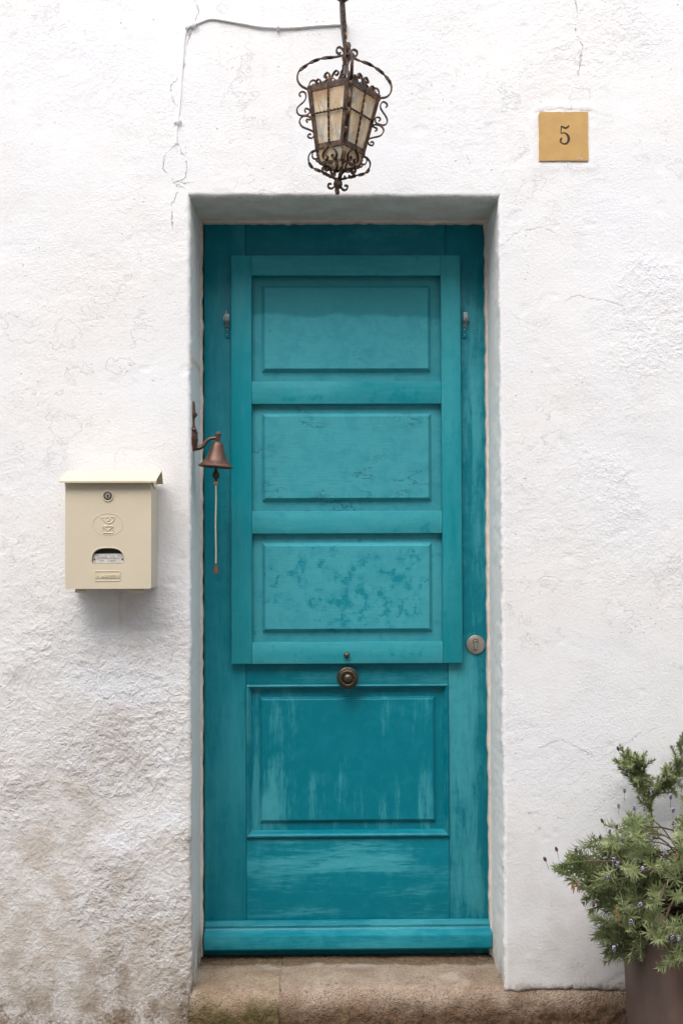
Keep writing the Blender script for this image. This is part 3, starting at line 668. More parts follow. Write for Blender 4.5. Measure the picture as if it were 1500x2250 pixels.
# fittings
def disc_at(px, py, y, prof, mat, name, parent, n=36):
    bm = bmesh.new(); c = at(px, py, y); lathe(bm, prof, Matrix.Translation(c) @ FACING, n); return obj(name, bm, mat, parent, angle=40)
knob = disc_at(763, 1486, YF, [(0.0, -0.001), (0.0125, -0.001), (0.0125, 0.018), (0.016, 0.022), (0.0275, 0.026), (0.0300, 0.030), (0.0305, 0.034), (0.0290, 0.038), (0.0262, 0.039), (0.0252, 0.0415), (0.0235, 0.0445), (0.0190, 0.0460), (0.0155, 0.0445), (0.0140, 0.0425), (0.0128, 0.0450), (0.0118, 0.0500), (0.0085, 0.0535), (0.0045, 0.0550), (0.0, 0.0553)], M_BRONZE, 'door_knob', door, 48)
disc_at(761.5, 1439, YS, [(0, -0.001), (0.0035, -0.001), (0.0035, 0.004), (0.0080, 0.0055), (0.0085, 0.008), (0.0070, 0.0115), (0.0035, 0.0135), (0, 0.014)], M_BRONZE, 'stud', door, 24)
lock = disc_at(1044, 1416, YF, [(0, -0.001), (0.0270, -0.001), (0.0270, 0.003), (0.0258, 0.0055), (0.0225, 0.0068), (0.0, 0.0072)], M_STEEL, 'lock_plate', door, 40)
c = at(1044, 1410, YF - 0.0072)
bm = bmesh.new()
outl = [(0.0074 * math.cos(a), 0.0074 * math.sin(a)) for a in np.linspace(-0.95, math.pi + 0.95, 22)] + [(-0.0042, -0.019 + 0.003)] + [(0.0042 * math.cos(a), -0.0185 + 0.0042 * math.sin(a)) for a in np.linspace(math.pi, 2 * math.pi, 9)] + [(0.0042, -0.016)]
def plate(bm, outline, c, y_front, y_back, s=1.0):
    f = [bm.verts.new((c.x + a * s, y_front, c.z + b * s)) for a, b in outline]; r = [bm.verts.new((c.x + a * s, y_back, c.z + b * s)) for a, b in outline]
    bm.faces.new(f); n = len(f)
    for k in range(n): bm.faces.new((f[k], f[(k + 1) % n], r[(k + 1) % n], r[k]))
plate(bm, outl, c, YF - 0.0082, YF - 0.006, 1.10); obj('keyway_surround', bm, M_DARK, lock)
bm = bmesh.new(); plate(bm, [(a * 0.90, b * 0.955 - 0.0003) for a, b in outl], c, YF - 0.0092, YF - 0.006); obj('cylinder', bm, M_STEEL, lock)
bm = bmesh.new(); lathe(bm, [(0, 0), (0.0050, 0), (0.0050, 0.0012), (0.0044, 0.0018), (0, 0.0018)], Matrix.Translation((c.x, YF - 0.0090, c.z)) @ FACING, 20); obj('plug', bm, M_STEEL, lock)
bm = B_(c.x - 0.0036, c.x + 0.0034, YF - 0.0113, YF - 0.0100, c.z - 0.0010, c.z + 0.0010); obj('key_slot', bm, M_DARK, lock)

def clip(px, flip):
    cz = lambda py: at(px, py, YF).z
    x = at(px, 710, YF).x; k = 1.276e-3
    bm = B_(x - 6 * k, x + 5 * k, YF - 0.003, YF, cz(743), cz(716), 0.0006, 1)
    p = obj('clip', bm, M_RAIL, door)
    for dz in (724, 736):
        b = bmesh.new(); lathe(b, [(0, 0), (0.0022, 0), (0.0016, 0.0014), (0, 0.0016)], Matrix.Translation((x - .5 * k, YF - 0.003, cz(dz))) @ FACING, 10); obj('screw', b, M_ZINC, p)
    b = bmesh.new(); sweep(b, catmull([(x, YF - 0.002, cz(719)), (x, YF - 0.010, cz(712)), (x, YF - 0.020, cz(708)), (x, YF - 0.024, cz(702)), (x, YF - 0.024, cz(694)), (x, YF - 0.022, cz(690 if not flip else 698))], 4), rect(8.5 * k if not flip else 9.5 * k, 0.0024), side=(1, 0, 0))
    obj('hook', b, M_ZINC, p)
    b = bmesh.new()
    if flip:
        sweep(b, catmull([(x - 4.5 * k, YF - .012, cz(708)), (x - 7 * k, YF - .014, cz(704)), (x - 6.5 * k, YF - .014, cz(698)), (x - 2 * k, YF - .016, cz(695)), (x - 1 * k, YF - .017, cz(686))], 4), rect(0.006, 0.0028), side=(0, 1, 0))
    else:
        tube(b, [(x + 1 * k, YF - 0.001, cz(704)), (x + 8 * k, YF - 0.012, cz(703))], 0.0042, 10)
    obj('catch', b, M_ZINC, p)
clip(1020, False); clip(500, True)

# ------------------------------------------------------------------ house number tile
tc = (tile_a + tile_b) / 2; w2, h2 = (tile_b.x - tile_a.x) / 2, (tile_a.z - tile_b.z) / 2
tile = empty('number_tile', (tc.x, 0, tc.z), 'square ochre tile with a dark 5 set in the white wall', 'house number')
bm = bmesh.new(); out = []
for cx, cz, r, a0 in ((w2, h2, 0.002, 0), (-w2, h2, 0.007, 90), (-w2, -h2, 0.001, 180), (w2, -h2, 0.002, 270)):
    for a in np.linspace(a0, a0 + 90, 6):
        out.append((cx - math.copysign(r, cx) + r * math.cos(math.radians(a)), cz - math.copysign(r, cz) + r * math.sin(math.radians(a))))
pts = []
for k in range(len(out)):
    a, b = Vector(out[k]), Vector(out[(k + 1) % len(out)]); n = max(1, int((b - a).length / 0.008))
    for i in range(n):
        p = a.lerp(b, i / n); j = random.gauss(0, 0.0004); pts.append((p.x + (j if abs(p.x) > w2 * .95 else 0), p.y + (j if abs(p.y) > h2 * .95 else 0)))
plate(bm, pts, Vector((tc.x, 0, tc.z)), -0.0040, 0.012); obj('tile', bm, M_TILE, tile)
def stroke(bm, pts, widths, y0, y1, n=6):
    c3 = catmull([(p[0], 0, p[1]) for p in pts], n); ws = catmull([(w, 0, 0) for w in widths], n); L, R_ = [], []
    for i, p in enumerate(c3):
        t = (c3[min(i + 1, len(c3) - 1)] - c3[max(i - 1, 0)]).normalized(); nn = Vector((-t.z, 0, t.x)) * ws[i].x / 2
        L.append(p + nn); R_.append(p - nn)
    for side_pts in (0,):
        fr = [bm.verts.new((p.x, y0, p.z)) for p in L + R_[::-1]]; bk = [bm.verts.new((p.x, y1, p.z)) for p in L + R_[::-1]]
        m = len(L); N = 2 * m
        for i in range(m - 1): bm.faces.new((fr[i], fr[i + 1], fr[N - 2 - i], fr[N - 1 - i]))
        for i in range(N): bm.faces.new((fr[i], fr[(i + 1) % N], bk[(i + 1) % N], bk[i]))
zf = lambda x, y: ((at(1150 + x * .12, 210 + y * .12).x), at(1150 + x * .12, 210 + y * .12).z)
bm = bmesh.new(); mm = 1.0e-3
stroke(bm, [zf(672, 700), zf(674, 640), zf(676, 580)], [2.00 * mm, 2.50 * mm, 2.75 * mm], -0.0046, -0.003)
stroke(bm, [zf(672, 572), zf(705, 582), zf(740, 602), zf(775, 598), zf(805, 575), zf(822, 552)], [3.00 * mm, 3.50 * mm, 4.25 * mm, 4.75 * mm, 3.75 * mm, 2.00 * mm], -0.0048, -0.003)
stroke(bm, [zf(676, 702), zf(715, 690), zf(760, 702), zf(800, 745), zf(815, 800), zf(800, 855), zf(765, 885), zf(722, 892), zf(685, 875), zf(666, 842), zf(670, 805), zf(690, 785)],
       [1.50 * mm, 2.25 * mm, 3.75 * mm, 5.75 * mm, 6.50 * mm, 5.50 * mm, 3.75 * mm, 2.75 * mm, 3.00 * mm, 4.50 * mm, 4.50 * mm, 3.00 * mm], -0.0050, -0.003)
obj('numeral', bm, M_NUM, tile)
for a, b in (((960, 1172), (1000, 1168)), ((1010, 1172), (1070, 1170)), ((620, 1124), (690, 1122)), ((980, 1138), (1050, 1146))):
    bm = bmesh.new(); p, q_ = zf(*a), zf(*b); stroke(bm, [p, ((p[0] + q_[0]) / 2, (p[1] + q_[1]) / 2 + .0003), q_], [.6 * mm, 1.6 * mm if a[1] > 1160 else .8 * mm, .6 * mm], -0.0044, -0.003, 3)
    obj('glaze_chip', bm, M_GLAZE_LIGHT, tile)

# ------------------------------------------------------------------ cable on the wall
cable = empty('cable', at(410, 57, -0.005), 'thin whitewashed cable stapled to the wall left of the lantern', 'cable')
cp = [(757, 53), (700, 56), (650, 60), (615, 61), (575, 59), (540, 53), (500, 46), (465, 41.5), (440, 49), (425, 57), (414, 60), (409, 70), (405, 90), (402, 130), (398, 190), (394, 240), (390, 275), (388, 300), (387, 316)]
bm = bmesh.new(); tube(bm, catmull([at(x, y, -0.0016) for x, y in cp], 5), 0.0032, 8); obj('cord', bm, M_CABLE, cable)
for x, y, ang in ((611, 60, 90), (428, 55, 60), (414, 60, 50), (391, 268, 0)):
    c = at(x, y, -0.0025); bm = bmesh.new(); a = math.radians(ang)
    u = Vector((math.cos(a), 0, math.sin(a))); arc = [c + u * (0.0085 * math.cos(t)) + Vector((0, -0.0085 * math.sin(t), 0)) for t in np.linspace(-0.3, math.pi + 0.3, 9)]
    sweep(bm, arc, rect(0.0062, 0.003), side=u.cross(Vector((0, 1, 0)))); obj('clip', bm, M_CABLE, cable)

# ------------------------------------------------------------------ wrought iron lantern on its bracket
YL = -0.28
LC = at(755.5, 206, YL)
SCL = (3.0 + YL) / F_PX                             # metres per photo pixel at the lantern
lantern = empty('lantern', LC, 'rusty wrought iron lantern with cream glass hanging above the teal door', 'lantern')
TILT = Matrix.Rotation(math.radians(4.0), 3, 'Y')
mm = 1e-3
R_T, R_B, ZB = 85 * mm, 58 * mm, -134 * mm
ANG = [math.radians(-90 + 8.0 + 90 * k) for k in range(4)]           # near, right, far, left corner
def L3(r, z, a, off=0.0):
    """lantern space: radius along corner a, height z, sideways offset -> world"""
    v = Vector((r * math.cos(a) - off * math.sin(a), r * math.sin(a) + off * math.cos(a), z)); return LC + TILT @ v
def flat_strip(pts, w, t, a, twist=None): # ribbon whose width runs across the radial plane
    side = TILT @ Vector((-math.sin(a), math.cos(a), 0)); bm = bmesh.new(); sweep(bm, pts, rect(w, t), side=side, twist=twist); return bm
# square frames
def frame_ring(bm, R, z, w, t):
    for k in range(4):
        a, b = L3(R, z, ANG[k]), L3(R, z, ANG[(k + 1) % 4]); d = (b - a); n = TILT @ Vector((0, 0, 1))
        sweep(bm, [a - d * 0.02, b + d * 0.02], rect(w, t), side=n)
bm = bmesh.new(); frame_ring(bm, R_T, 0, 15 * mm, 4 * mm); obj('top_frame', bm, M_IRON, lantern)
bm = bmesh.new(); frame_ring(bm, R_B, ZB, 14 * mm, 4 * mm); obj('bottom_frame', bm, M_IRON, lantern)
def face_pt(k, u, z, out=0.0):
    """point on face k, u in -1..1 across it"""
    f = z / ZB; R = R_T + (R_B - R_T) * f; a, b = L3(R, z, ANG[k]), L3(R, z, ANG[(k + 1) % 4]); am = ANG[k] + math.pi / 4
    return a.lerp(b, (u + 1) / 2) + TILT @ Vector((math.cos(am), math.sin(am), 0)) * out
for k in range(4):
    bm = bmesh.new(); am = ANG[k]
    # angle-iron corner bar: two flats
    for kk, u in ((k, -1), ((k - 1) % 4, 1)):
        w = 0.115
        p = [face_pt(kk, u, 2 * mm, 1.5 * mm), face_pt(kk, u, ZB - 2 * mm, 1.5 * mm), face_pt(kk, u * (1 - 2 * w), ZB - 2 * mm, 1.5 * mm), face_pt(kk, u * (1 - 1.6 * w), 2 * mm, 1.5 * mm)]
        n = (p[1] - p[0]).cross(p[2] - p[0]).normalized() * 2 * mm
        f = [bm.verts.new(q_ + n) for q_ in p]; r = [bm.verts.new(q_ - n) for q_ in p]
        bm.faces.new(f); bm.faces.new(r[::-1])
        for i in range(4): bm.faces.new((f[i], r[i], r[(i + 1) % 4], f[(i + 1) % 4]))
    obj('corner_bar', bm, M_IRON, lantern, smooth=False)
    # glass
    bm = bmesh.new(); p = [face_pt(k, -0.93, -3 * mm), face_pt(k, 0.93, -3 * mm), face_pt(k, 0.93, ZB + 3 * mm), face_pt(k, -0.93, ZB + 3 * mm)]
    n = (p[1] - p[0]).cross(p[3] - p[0]).normalized() * 1.2 * mm
    f = [bm.verts.new(q_ + n) for q_ in p]; r = [bm.verts.new(q_ - n) for q_ in p]; bm.faces.new(f); bm.faces.new(r[::-1])
    for i in range(4): bm.faces.new((f[i], r[i], r[(i + 1) % 4], f[(i + 1) % 4]))
    obj('glass_pane', bm, M_GLASS, lantern, smooth=False)
    # twisted guard rods
    for vert in (True, False):
        bm = bmesh.new(); N = 60
        pts = [face_pt(k, 0.0, ZB * t, 4 * mm) if vert else face_pt(k, -0.97 + 1.94 * t, ZB * 0.45, 5.5 * mm) for t in np.linspace(0.02, 0.98, N)]
        sweep(bm, pts, rect(5.0 * mm, 2.4 * mm), side=(TILT @ Vector((math.cos(ANG[k] + math.pi / 4), math.sin(ANG[k] + math.pi / 4), 0))), twist=lambda t: t * 30)
        obj('guard_rod', bm, M_IRON, lantern)
    # lower glass, leaning in to a small base
    bm = bmesh.new(); R2, Z2 = 46 * mm, -172 * mm; c = [L3(R_B - 4 * mm, ZB - 6 * mm, ANG[k]), L3(R_B - 4 * mm, ZB - 6 * mm, ANG[(k + 1) % 4]), L3(R2, Z2, ANG[(k + 1) % 4]), L3(R2, Z2, ANG[k])]
    n = (c[1] - c[0]).cross(c[3] - c[0]).normalized() * 1 * mm
    f = [bm.verts.new(q_ + n) for q_ in c]; r = [bm.verts.new(q_ - n) for q_ in c]; bm.faces.new(f); bm.faces.new(r[::-1])
    for i in range(4): bm.faces.new((f[i], r[i], r[(i + 1) % 4], f[(i + 1) % 4]))
    obj('lower_pane', bm, M_GLASS, lantern, smooth=False)
bm = bmesh.new(); frame_ring(bm, 46 * mm, -172 * mm, 6 * mm, 3 * mm)
for k in range(4): sweep(bm, [L3(R_B, ZB - 4 * mm, ANG[k]), L3(46 * mm, -174 * mm, ANG[k])], rect(5 * mm, 4 * mm), side=TILT @ Vector((-math.sin(ANG[k]), math.cos(ANG[k]), 0)))
obj('base_frame', bm, M_IRON, lantern)

zx = lambda x, y: (((x / 5.114 + 620) - 751) * SCL, -((y / 5.114) - 206) * SCL)     # traced outlines of the scrolls: radius, height
def tw(a0, a1, turns):
    return lambda t: 0.0 if t < a0 else (turns * math.pi if t > a1 else turns * math.pi * (t - a0) / (a1 - a0))
arm_top = [(7 * mm, 92 * mm), (28 * mm, 84 * mm), (55 * mm, 78 * mm), (78 * mm, 68 * mm), (97 * mm, 54 * mm), (111 * mm, 36 * mm), (112 * mm, 18 * mm), (103 * mm, 6 * mm), (90 * mm, 1 * mm), (84 * mm, 0)]
arm_bot = [zx(*p) for p in ((905, 1835), (920, 1820), (935, 1838), (925, 1858), (895, 1862), (875, 1830), (885, 1780), (930, 1742), (985, 1755), (1022, 1810), (1018, 1870), (985, 1920), (930, 1950), (870, 1970), (800, 2000), (720, 2030), (690, 2040))]
barx = lambda y: 1100 - (y - 1130) * .2456
def side_pts(L): return [(R_T + (R_B - R_T) * min(1, max(0, (y - 1130) / 560)) + (x - barx(y)) * 1.14 * SCL / 5.114 + 2 * mm, -(y - 1120) * SCL / 5.114) for x, y in L]
scroll_a = side_pts([(1160, 1215), (1178, 1192), (1160, 1163), (1132, 1160), (1112, 1188), (1108, 1230), (1130, 1275), (1160, 1312), (1180, 1352), (1174, 1397), (1148, 1425), (1105, 1424), (1068, 1405), (1054, 1375), (1066, 1347), (1094, 1342), (1106, 1363), (1093, 1384)])
scroll_b = side_pts([(1060, 1498), (1078, 1484), (1070, 1464), (1042, 1462), (1028, 1445), (1068, 1426), (1114, 1436), (1140, 1476), (1134, 1520), (1104, 1554), (1050, 1574), (1000, 1594), (984, 1630), (1000, 1664), (1030, 1668), (1044, 1646), (1030, 1627), (1012, 1634)])
hub_curl = [(4 * mm, 92 * mm), (9 * mm, 103 * mm), (17 * mm, 109 * mm), (24 * mm, 105 * mm), (24 * mm, 96 * mm), (18 * mm, 93 * mm), (15 * mm, 98 * mm)]
foot_curl = [(4 * mm, -214 * mm), (8 * mm, -224 * mm), (15 * mm, -230 * mm), (22 * mm, -227 * mm), (22 * mm, -219 * mm), (15 * mm, -218 * mm)]
brace = [(6 * mm, 86 * mm), (20 * mm, 70 * mm), (48 * mm, 30 * mm), (68 * mm, 2 * mm)]
for k, a in enumerate(ANG):
    tj = lambda pts: [L3(r + random.gauss(0, .4) * mm, z + random.gauss(0, .4) * mm, a, random.gauss(0, .5) * mm) for r, z in pts]
    obj('top_arm', flat_strip(catmull(tj(arm_top), 9), 7.5 * mm, 3.4 * mm, a, tw(0.12, 0.55, 3)), M_IRON, lantern)
    obj('bottom_arm', flat_strip(catmull(tj(arm_bot), 6), 7.5 * mm, 3.2 * mm, a, tw(0.62, 0.90, 3)), M_IRON, lantern)
    obj('scroll', flat_strip(catmull(tj(scroll_a), 5), 6.0 * mm, 3.0 * mm, a), M_IRON, lantern)
    obj('scroll', flat_strip(catmull(tj(scroll_b), 5), 6.0 * mm, 3.0 * mm, a), M_IRON, lantern)
    obj('curl', flat_strip(catmull(tj(hub_curl), 5), 7 * mm, 4 * mm, a), M_IRON, lantern)
    obj('curl', flat_strip(catmull(tj(foot_curl), 5), 7 * mm, 4 * mm, a), M_IRON, lantern)
    obj('curl', flat_strip(catmull(tj([(R_T - 5 * mm, 0), (R_T - 1 * mm, 9 * mm), (R_T - 4 * mm, 19 * mm), (R_T - 12 * mm, 23 * mm), (R_T - 18 * mm, 17 * mm), (R_T - 14 * mm, 10 * mm), (R_T - 9 * mm, 14 * mm)]), 5), 6 * mm, 3 * mm, a), M_IRON, lantern)
    obj('curl', flat_strip(catmull(tj([(R_B - 2 * mm, ZB - 8 * mm), (R_B + 7 * mm, ZB - 16 * mm), (R_B + 4 * mm, ZB - 27 * mm), (R_B - 6 * mm, ZB - 29 * mm), (R_B - 8 * mm, ZB - 21 * mm), (R_B - 2 * mm, ZB - 20 * mm)]), 5), 6 * mm, 3 * mm, a), M_IRON, lantern)
    # scrolls standing on the top frame and hanging below the bottom one, in the plane of each face
    am = a + math.pi / 4
    def FP(u, z, base_r, lean):
        R = base_r * math.cos(math.pi / 4) + lean * z
        return R, u
    def face3(u, z, base_z, base_R, lean):
        R = base_R * math.cos(math.pi / 4) + lean * z
        return LC + TILT @ Vector((R * math.cos(am) - u * math.sin(am), R * math.sin(am) + u * math.cos(am), base_z + z))
    nside = TILT @ Vector((math.cos(am), math.sin(am), 0))
    for s in (-1, 1):
        for pts in ([(1.5, 4), (3, 16), (6, 28), (12, 34), (18.5, 31), (20, 24), (15, 21), (12, 25)], [(3, 17), (10, 14), (17, 9), (22, 5)], [(27, 6), (29, 15), (34, 21), (40, 20), (42, 14), (38, 11), (35, 14)]):
            bm = bmesh.new(); sweep(bm, catmull([face3(s * u * mm, z * mm, 0, R_T, -0.25) for u, z in pts], 5), rect(5.6 * mm, 2.8 * mm), side=nside); obj('scroll', bm, M_IRON, lantern)
        for pts in ([(2, -6), (12, -12), (20, -22), (18, -32), (10, -34), (6, -28), (10, -25)], [(2, -44), (9, -40), (17, -44), (19, -53), (13, -59), (7, -57), (7, -52)]):
            bm = bmesh.new(); sweep(bm, catmull([face3(s * u * mm, z * mm, ZB, R_B + 5 * mm, 0.20) for u, z in pts], 5), rect(5.4 * mm, 2.8 * mm), side=nside); obj('scroll', bm, M_IRON, lantern)
for a in (ANG[0], ANG[2]):
    obj('brace', flat_strip([L3(r, z, a) for r, z in brace], 5 * mm, 3 * mm, a), M_IRON, lantern)
# the strap that climbs the near corner bar
obj('corner_strap', flat_strip(catmull([L3(R_T + (R_B - R_T) * t + o_ * mm, ZB * t, ANG[0]) for t, o_ in ((.02, 3), (.12, 3), (.22, 7), (.34, 10), (.48, 6), (.60, 9), (.75, 8), (.9, 4))], 4), 7 * mm, 3 * mm, ANG[0]), M_IRON, lantern)
TM = Matrix.Translation(LC) @ TILT.to_4x4()
bm = bmesh.new(); lathe(bm, [(0, 70 * mm), (7 * mm, 70 * mm), (8.5 * mm, 78 * mm), (11 * mm, 84 * mm), (9 * mm, 94 * mm), (10 * mm, 104 * mm), (8 * mm, 112 * mm), (9.5 * mm, 116 * mm), (7 * mm, 122 * mm), (0, 122 * mm)], TM, 14); obj('hub', bm, M_IRON, lantern)
bm = bmesh.new(); tube(bm, [L3(0, 74 * mm, 0), L3(2 * mm, 20 * mm, math.pi), L3(2 * mm, -20 * mm, math.pi)], 4.4 * mm, 10); obj('lamp_tube', bm, M_PIPE, lantern)
bm = bmesh.new(); lathe(bm, [(0, -60 * mm), (13 * mm, -52 * mm), (17 * mm, -38 * mm), (13 * mm, -24 * mm), (9 * mm, -18 * mm), (0, -16 * mm)], TM, 16); obj('bulb', bm, M_CARD, lantern)
bm = bmesh.new(); lathe(bm, [(0, -206 * mm), (5 * mm, -205 * mm), (10 * mm, -211 * mm), (11 * mm, -217 * mm), (9 * mm, -223 * mm), (4 * mm, -227 * mm), (4 * mm, -232 * mm), (5.5 * mm, -236 * mm), (4.5 * mm, -241 * mm), (0, -242 * mm)], TM, 14); obj('finial', bm, M_IRON, lantern)
# suspension: twisted strap and tube up to the bracket arm that comes out of the wall
WA = at(757, 56, 0.0); top = Vector((at(750, -50, YL).x, YL, WA.z + 0.004)); h0 = L3(0, 118 * mm, 0)
bm = bmesh.new(); sweep(bm, [h0.lerp(top, t) + Vector((-0.004, -0.004, 0)) for t in np.linspace(0, 1, 70)], rect(9 * mm, 4.2 * mm), side=(1, 0, 0), twist=lambda t: t * 34); obj('hanger_strap', bm, M_IRON, lantern)
bm = bmesh.new(); tube(bm, catmull([h0 + Vector((-.005, .006, -.01)), h0.lerp(top, .3) + Vector((-.008, .006, 0)), h0.lerp(top, .7) + Vector((-.005, .006, 0)), top + Vector((-.003, .006, 0))], 5), 4.4 * mm, 8); obj('flex', bm, M_PIPE, lantern)
bm = bmesh.new(); sweep(bm, [WA + Vector((0.001, 0.01, 0)), Vector((WA.x * .6 + top.x * .4, YL * .4, WA.z + .002)), top + Vector((0, -0.03, 0))], rect(8 * mm, 12 * mm), side=(1, 0, 0)); obj('bracket_arm', bm, M_IRON, lantern)
dz = at(753, 2, YL).z
bm = bmesh.new(); lathe(bm, [(5 * mm, -.004), (9 * mm, 0.0), (17 * mm, .006), (21 * mm, .011), (20 * mm, .014), (5 * mm, .016)], Matrix.Translation((at(753, 2, YL).x, YL, dz)), 20); obj('drip_cup', bm, M_IRON, lantern)

# ------------------------------------------------------------------ mailbox
YM = -0.105
mbx0, mbx1 = at(145, 1180, YM).x, at(334, 1180, YM).x; mbz1, mbz0 = at(240, 1060, YM).z, at(240, 1294, YM).z
mail = empty('mailbox', ((mbx0 + mbx1) / 2, 0, mbz0), 'cream metal mailbox on the white wall left of the door', 'mailbox')
def zm(x, y, yy=YM): return at(100 + x / 5, 1000 + y / 5, yy)
bm = bmesh.new()
arc = [(zm(520, 1155).x, zm(520, 1155).z), (zm(522, 1187).x, zm(522, 1187).z), (zm(545, 1189).x, zm(545, 1189).z), (zm(840, 1189).x, zm(840, 1189).z), (zm(866, 1187).x, zm(866, 1187).z), (zm(868, 1155).x, zm(868, 1155).z)]
cxm, czm = zm(694, 1155).x, zm(694, 1155).z; rx, rz = zm(868, 1155).x - cxm, zm(694, 1025).z - czm
arc += [(cxm + rx * math.copysign(abs(math.cos(a)) ** .75, math.cos(a)), czm + rz * math.sin(a) ** .75) for a in np.linspace(0.15, math.pi - 0.15, 20)]
# body: five-sided shell with rounded arrises behind a front plate pierced by the name window
box(bm, mbx0, mbx1, YM + 0.0015, -0.004, mbz0, mbz1 + 0.004, 0.005, 3)
body = obj('body', bm, M_CREAM, mail)
bm = bmesh.new()
def rrect(x0, x1, z0, z1, r, n=5):
    o = []
    for cx, cz, a0 in ((x1 - r, z1 - r, 0), (x0 + r, z1 - r, 90), (x0 + r, z0 + r, 180), (x1 - r, z0 + r, 270)):
        o += [(cx + r * math.cos(math.radians(a)), cz + r * math.sin(math.radians(a))) for a in np.linspace(a0, a0 + 90, n)]
    return o
def pierced(bm, outer, hole_, y, depth):
    lo, li = [[bm.verts.new((x, y, z)) for x, z in L] for L in (outer, hole_)]
    es = [bm.edges.new((L[i], L[(i + 1) % len(L)])) for L in (lo, li) for i in range(len(L))]
    bmesh.ops.triangle_fill(bm, use_beauty=True, use_dissolve=False, edges=es)
    for L in (lo, li):
        b = [bm.verts.new((v.co.x, y + depth, v.co.z)) for v in L]
        for i in range(len(L)): bm.faces.new((L[i], L[(i + 1) % len(L)], b[(i + 1) % len(L)], b[i]))
pierced(bm, rrect(mbx0 + .0006, mbx1 - .0006, mbz0 + .0006, mbz1, 0.004), arc, YM - 0.0085, 0.0098)
door_m = obj('door', bm, M_CREAM, mail, angle=50)
YD = YM - 0.0085
bm = bmesh.new(); box(bm, zm(505, 0).x, zm(885, 0).x, YM - 0.0004, YM + 0.0008, zm(0, 1200).z, zm(0, 1015).z); obj('window_recess', bm, M_DARK, door_m)
bm = bmesh.new(); box(bm, zm(528, 0).x, zm(862, 0).x, YM - 0.0028, YM - 0.0005, zm(0, 1188).z, zm(0, 1086).z); card = obj('name_card', bm, M_CARD, door_m)
for x in (542, 848):
    bm = bmesh.new(); lathe(bm, [(0, 0), (.0022, 0), (.0016, .0012), (0, .0014)], Matrix.Translation((zm(x, 1144).x, YM - .0028, zm(x, 1144).z)) @ FACING, 10); obj('rivet', bm, M_BRONZE, door_m)
bm = bmesh.new()
for x0, x1, yb, am_ in ((605, 690, 1130, 9), (700, 800, 1132, 14), (610, 640, 1158, 8), (715, 770, 1160, 9)):
    pts = [zm(x0 + (x1 - x0) * t, yb + am_ * math.sin(t * (x1 - x0) * .28 + yb) * (0.5 + 0.5 * math.sin(t * 9 + x0))) for t in np.linspace(0, 1, 26)]
    tube(bm, [Vector((p.x, YM - .0029, p.z)) for p in pts], .0004, 4)
obj('handwriting', bm, M_INK, door_m)
# embossed lip over the window, emblem and maker's plate
def emboss(pts, r, closed=False, bm=None, y=YD):
    own = bm is None; bm = bm or bmesh.new(); P = [Vector((p[0], y, p[1])) for p in pts]
    if closed: P = P + [P[0], P[1]]
    tube(bm, P, r, 6); return bm
bm = emboss([(cxm + (x - cxm) * 1.03, czm + (z - czm) * 1.05 + .0006) for x, z in arc[5:] + [arc[0]]], .0016); obj('window_lip', bm, M_CREAM, door_m)
el = [(zm(694, 762).x + (zm(858, 762).x - zm(694, 762).x) * math.cos(a), zm(694, 762).z + (zm(694, 642).z - zm(694, 762).z) * math.sin(a)) for a in np.linspace(0, 2 * math.pi, 48, endpoint=False)]
zp = lambda *P: [(zm(x, y).x, zm(x, y).z) for x, y in P]
bm = emboss(el, .0008, True)
hornc = catmull([(a, 0, b) for a, b in zp((622, 684), (640, 705), (665, 730), (695, 748), (725, 745), (752, 722), (768, 690))], 5)
emboss([(p.x, p.z) for p in hornc], .0016, bm=bm)
emboss([(p.x, p.z) for p in catmull([(a, 0, b) for a, b in zp((678, 712), (672, 695), (684, 682), (704, 684), (716, 700), (710, 718), (692, 724), (676, 716))], 4)], .0016, bm=bm)
emboss(zp((620, 685), (655, 685)), .0018, bm=bm); emboss(zp((735, 680), (768, 682)), .0018, bm=bm)
emboss(zp((642, 782), (750, 782), (750, 855), (642, 855)), .0018, True, bm=bm); emboss(zp((648, 788), (696, 832), (744, 788)), .0018, bm=bm)
obj('post_emblem', bm, M_CREAM, door_m)
bm = emboss(rrect(zm(555, 0).x, zm(832, 0).x, zm(0, 1383).z, zm(0, 1277).z, .003), .0013, True)
emboss(zp((565, 1352), (586, 1318), (608, 1352)), .0014, True, bm=bm); lathe(bm, [(0, 0), (.0016, 0), (.0012, .001), (0, .001)], Matrix.Translation((zm(586, 1342).x, YD, zm(586, 1342).z)) @ FACING, 8)
obj('maker_plate', bm, M_CREAM, door_m)
cu = bpy.data.curves.new('lettering', 'FONT'); cu.body = 'ARREGUI'; cu.size = 0.0112; cu.extrude = 0.0013; cu.offset = 0.0002; cu.align_x = 'CENTER'; cu.align_y = 'CENTER'
tmp = bpy.data.objects.new('lettering_source', cu); COL.objects.link(tmp)
dg = bpy.context.evaluated_depsgraph_get(); tm = bpy.data.meshes.new_from_object(tmp.evaluated_get(dg)); bpy.data.objects.remove(tmp); bpy.data.curves.remove(cu)
wid = max(v.co.x for v in tm.vertices) - min(v.co.x for v in tm.vertices); fx = (zm(826, 0).x - zm(625, 0).x) / wid
cl = zm(725, 1333); tm.transform(Matrix.Rotation(math.radians(90), 4, 'X') @ Matrix.Diagonal((fx, 1.0, 1.0, 1.0))); tm.name = 'lettering'
link_mesh('lettering', tm, M_CREAM, door_m, (cl.x, YD - 0.0008, cl.z))
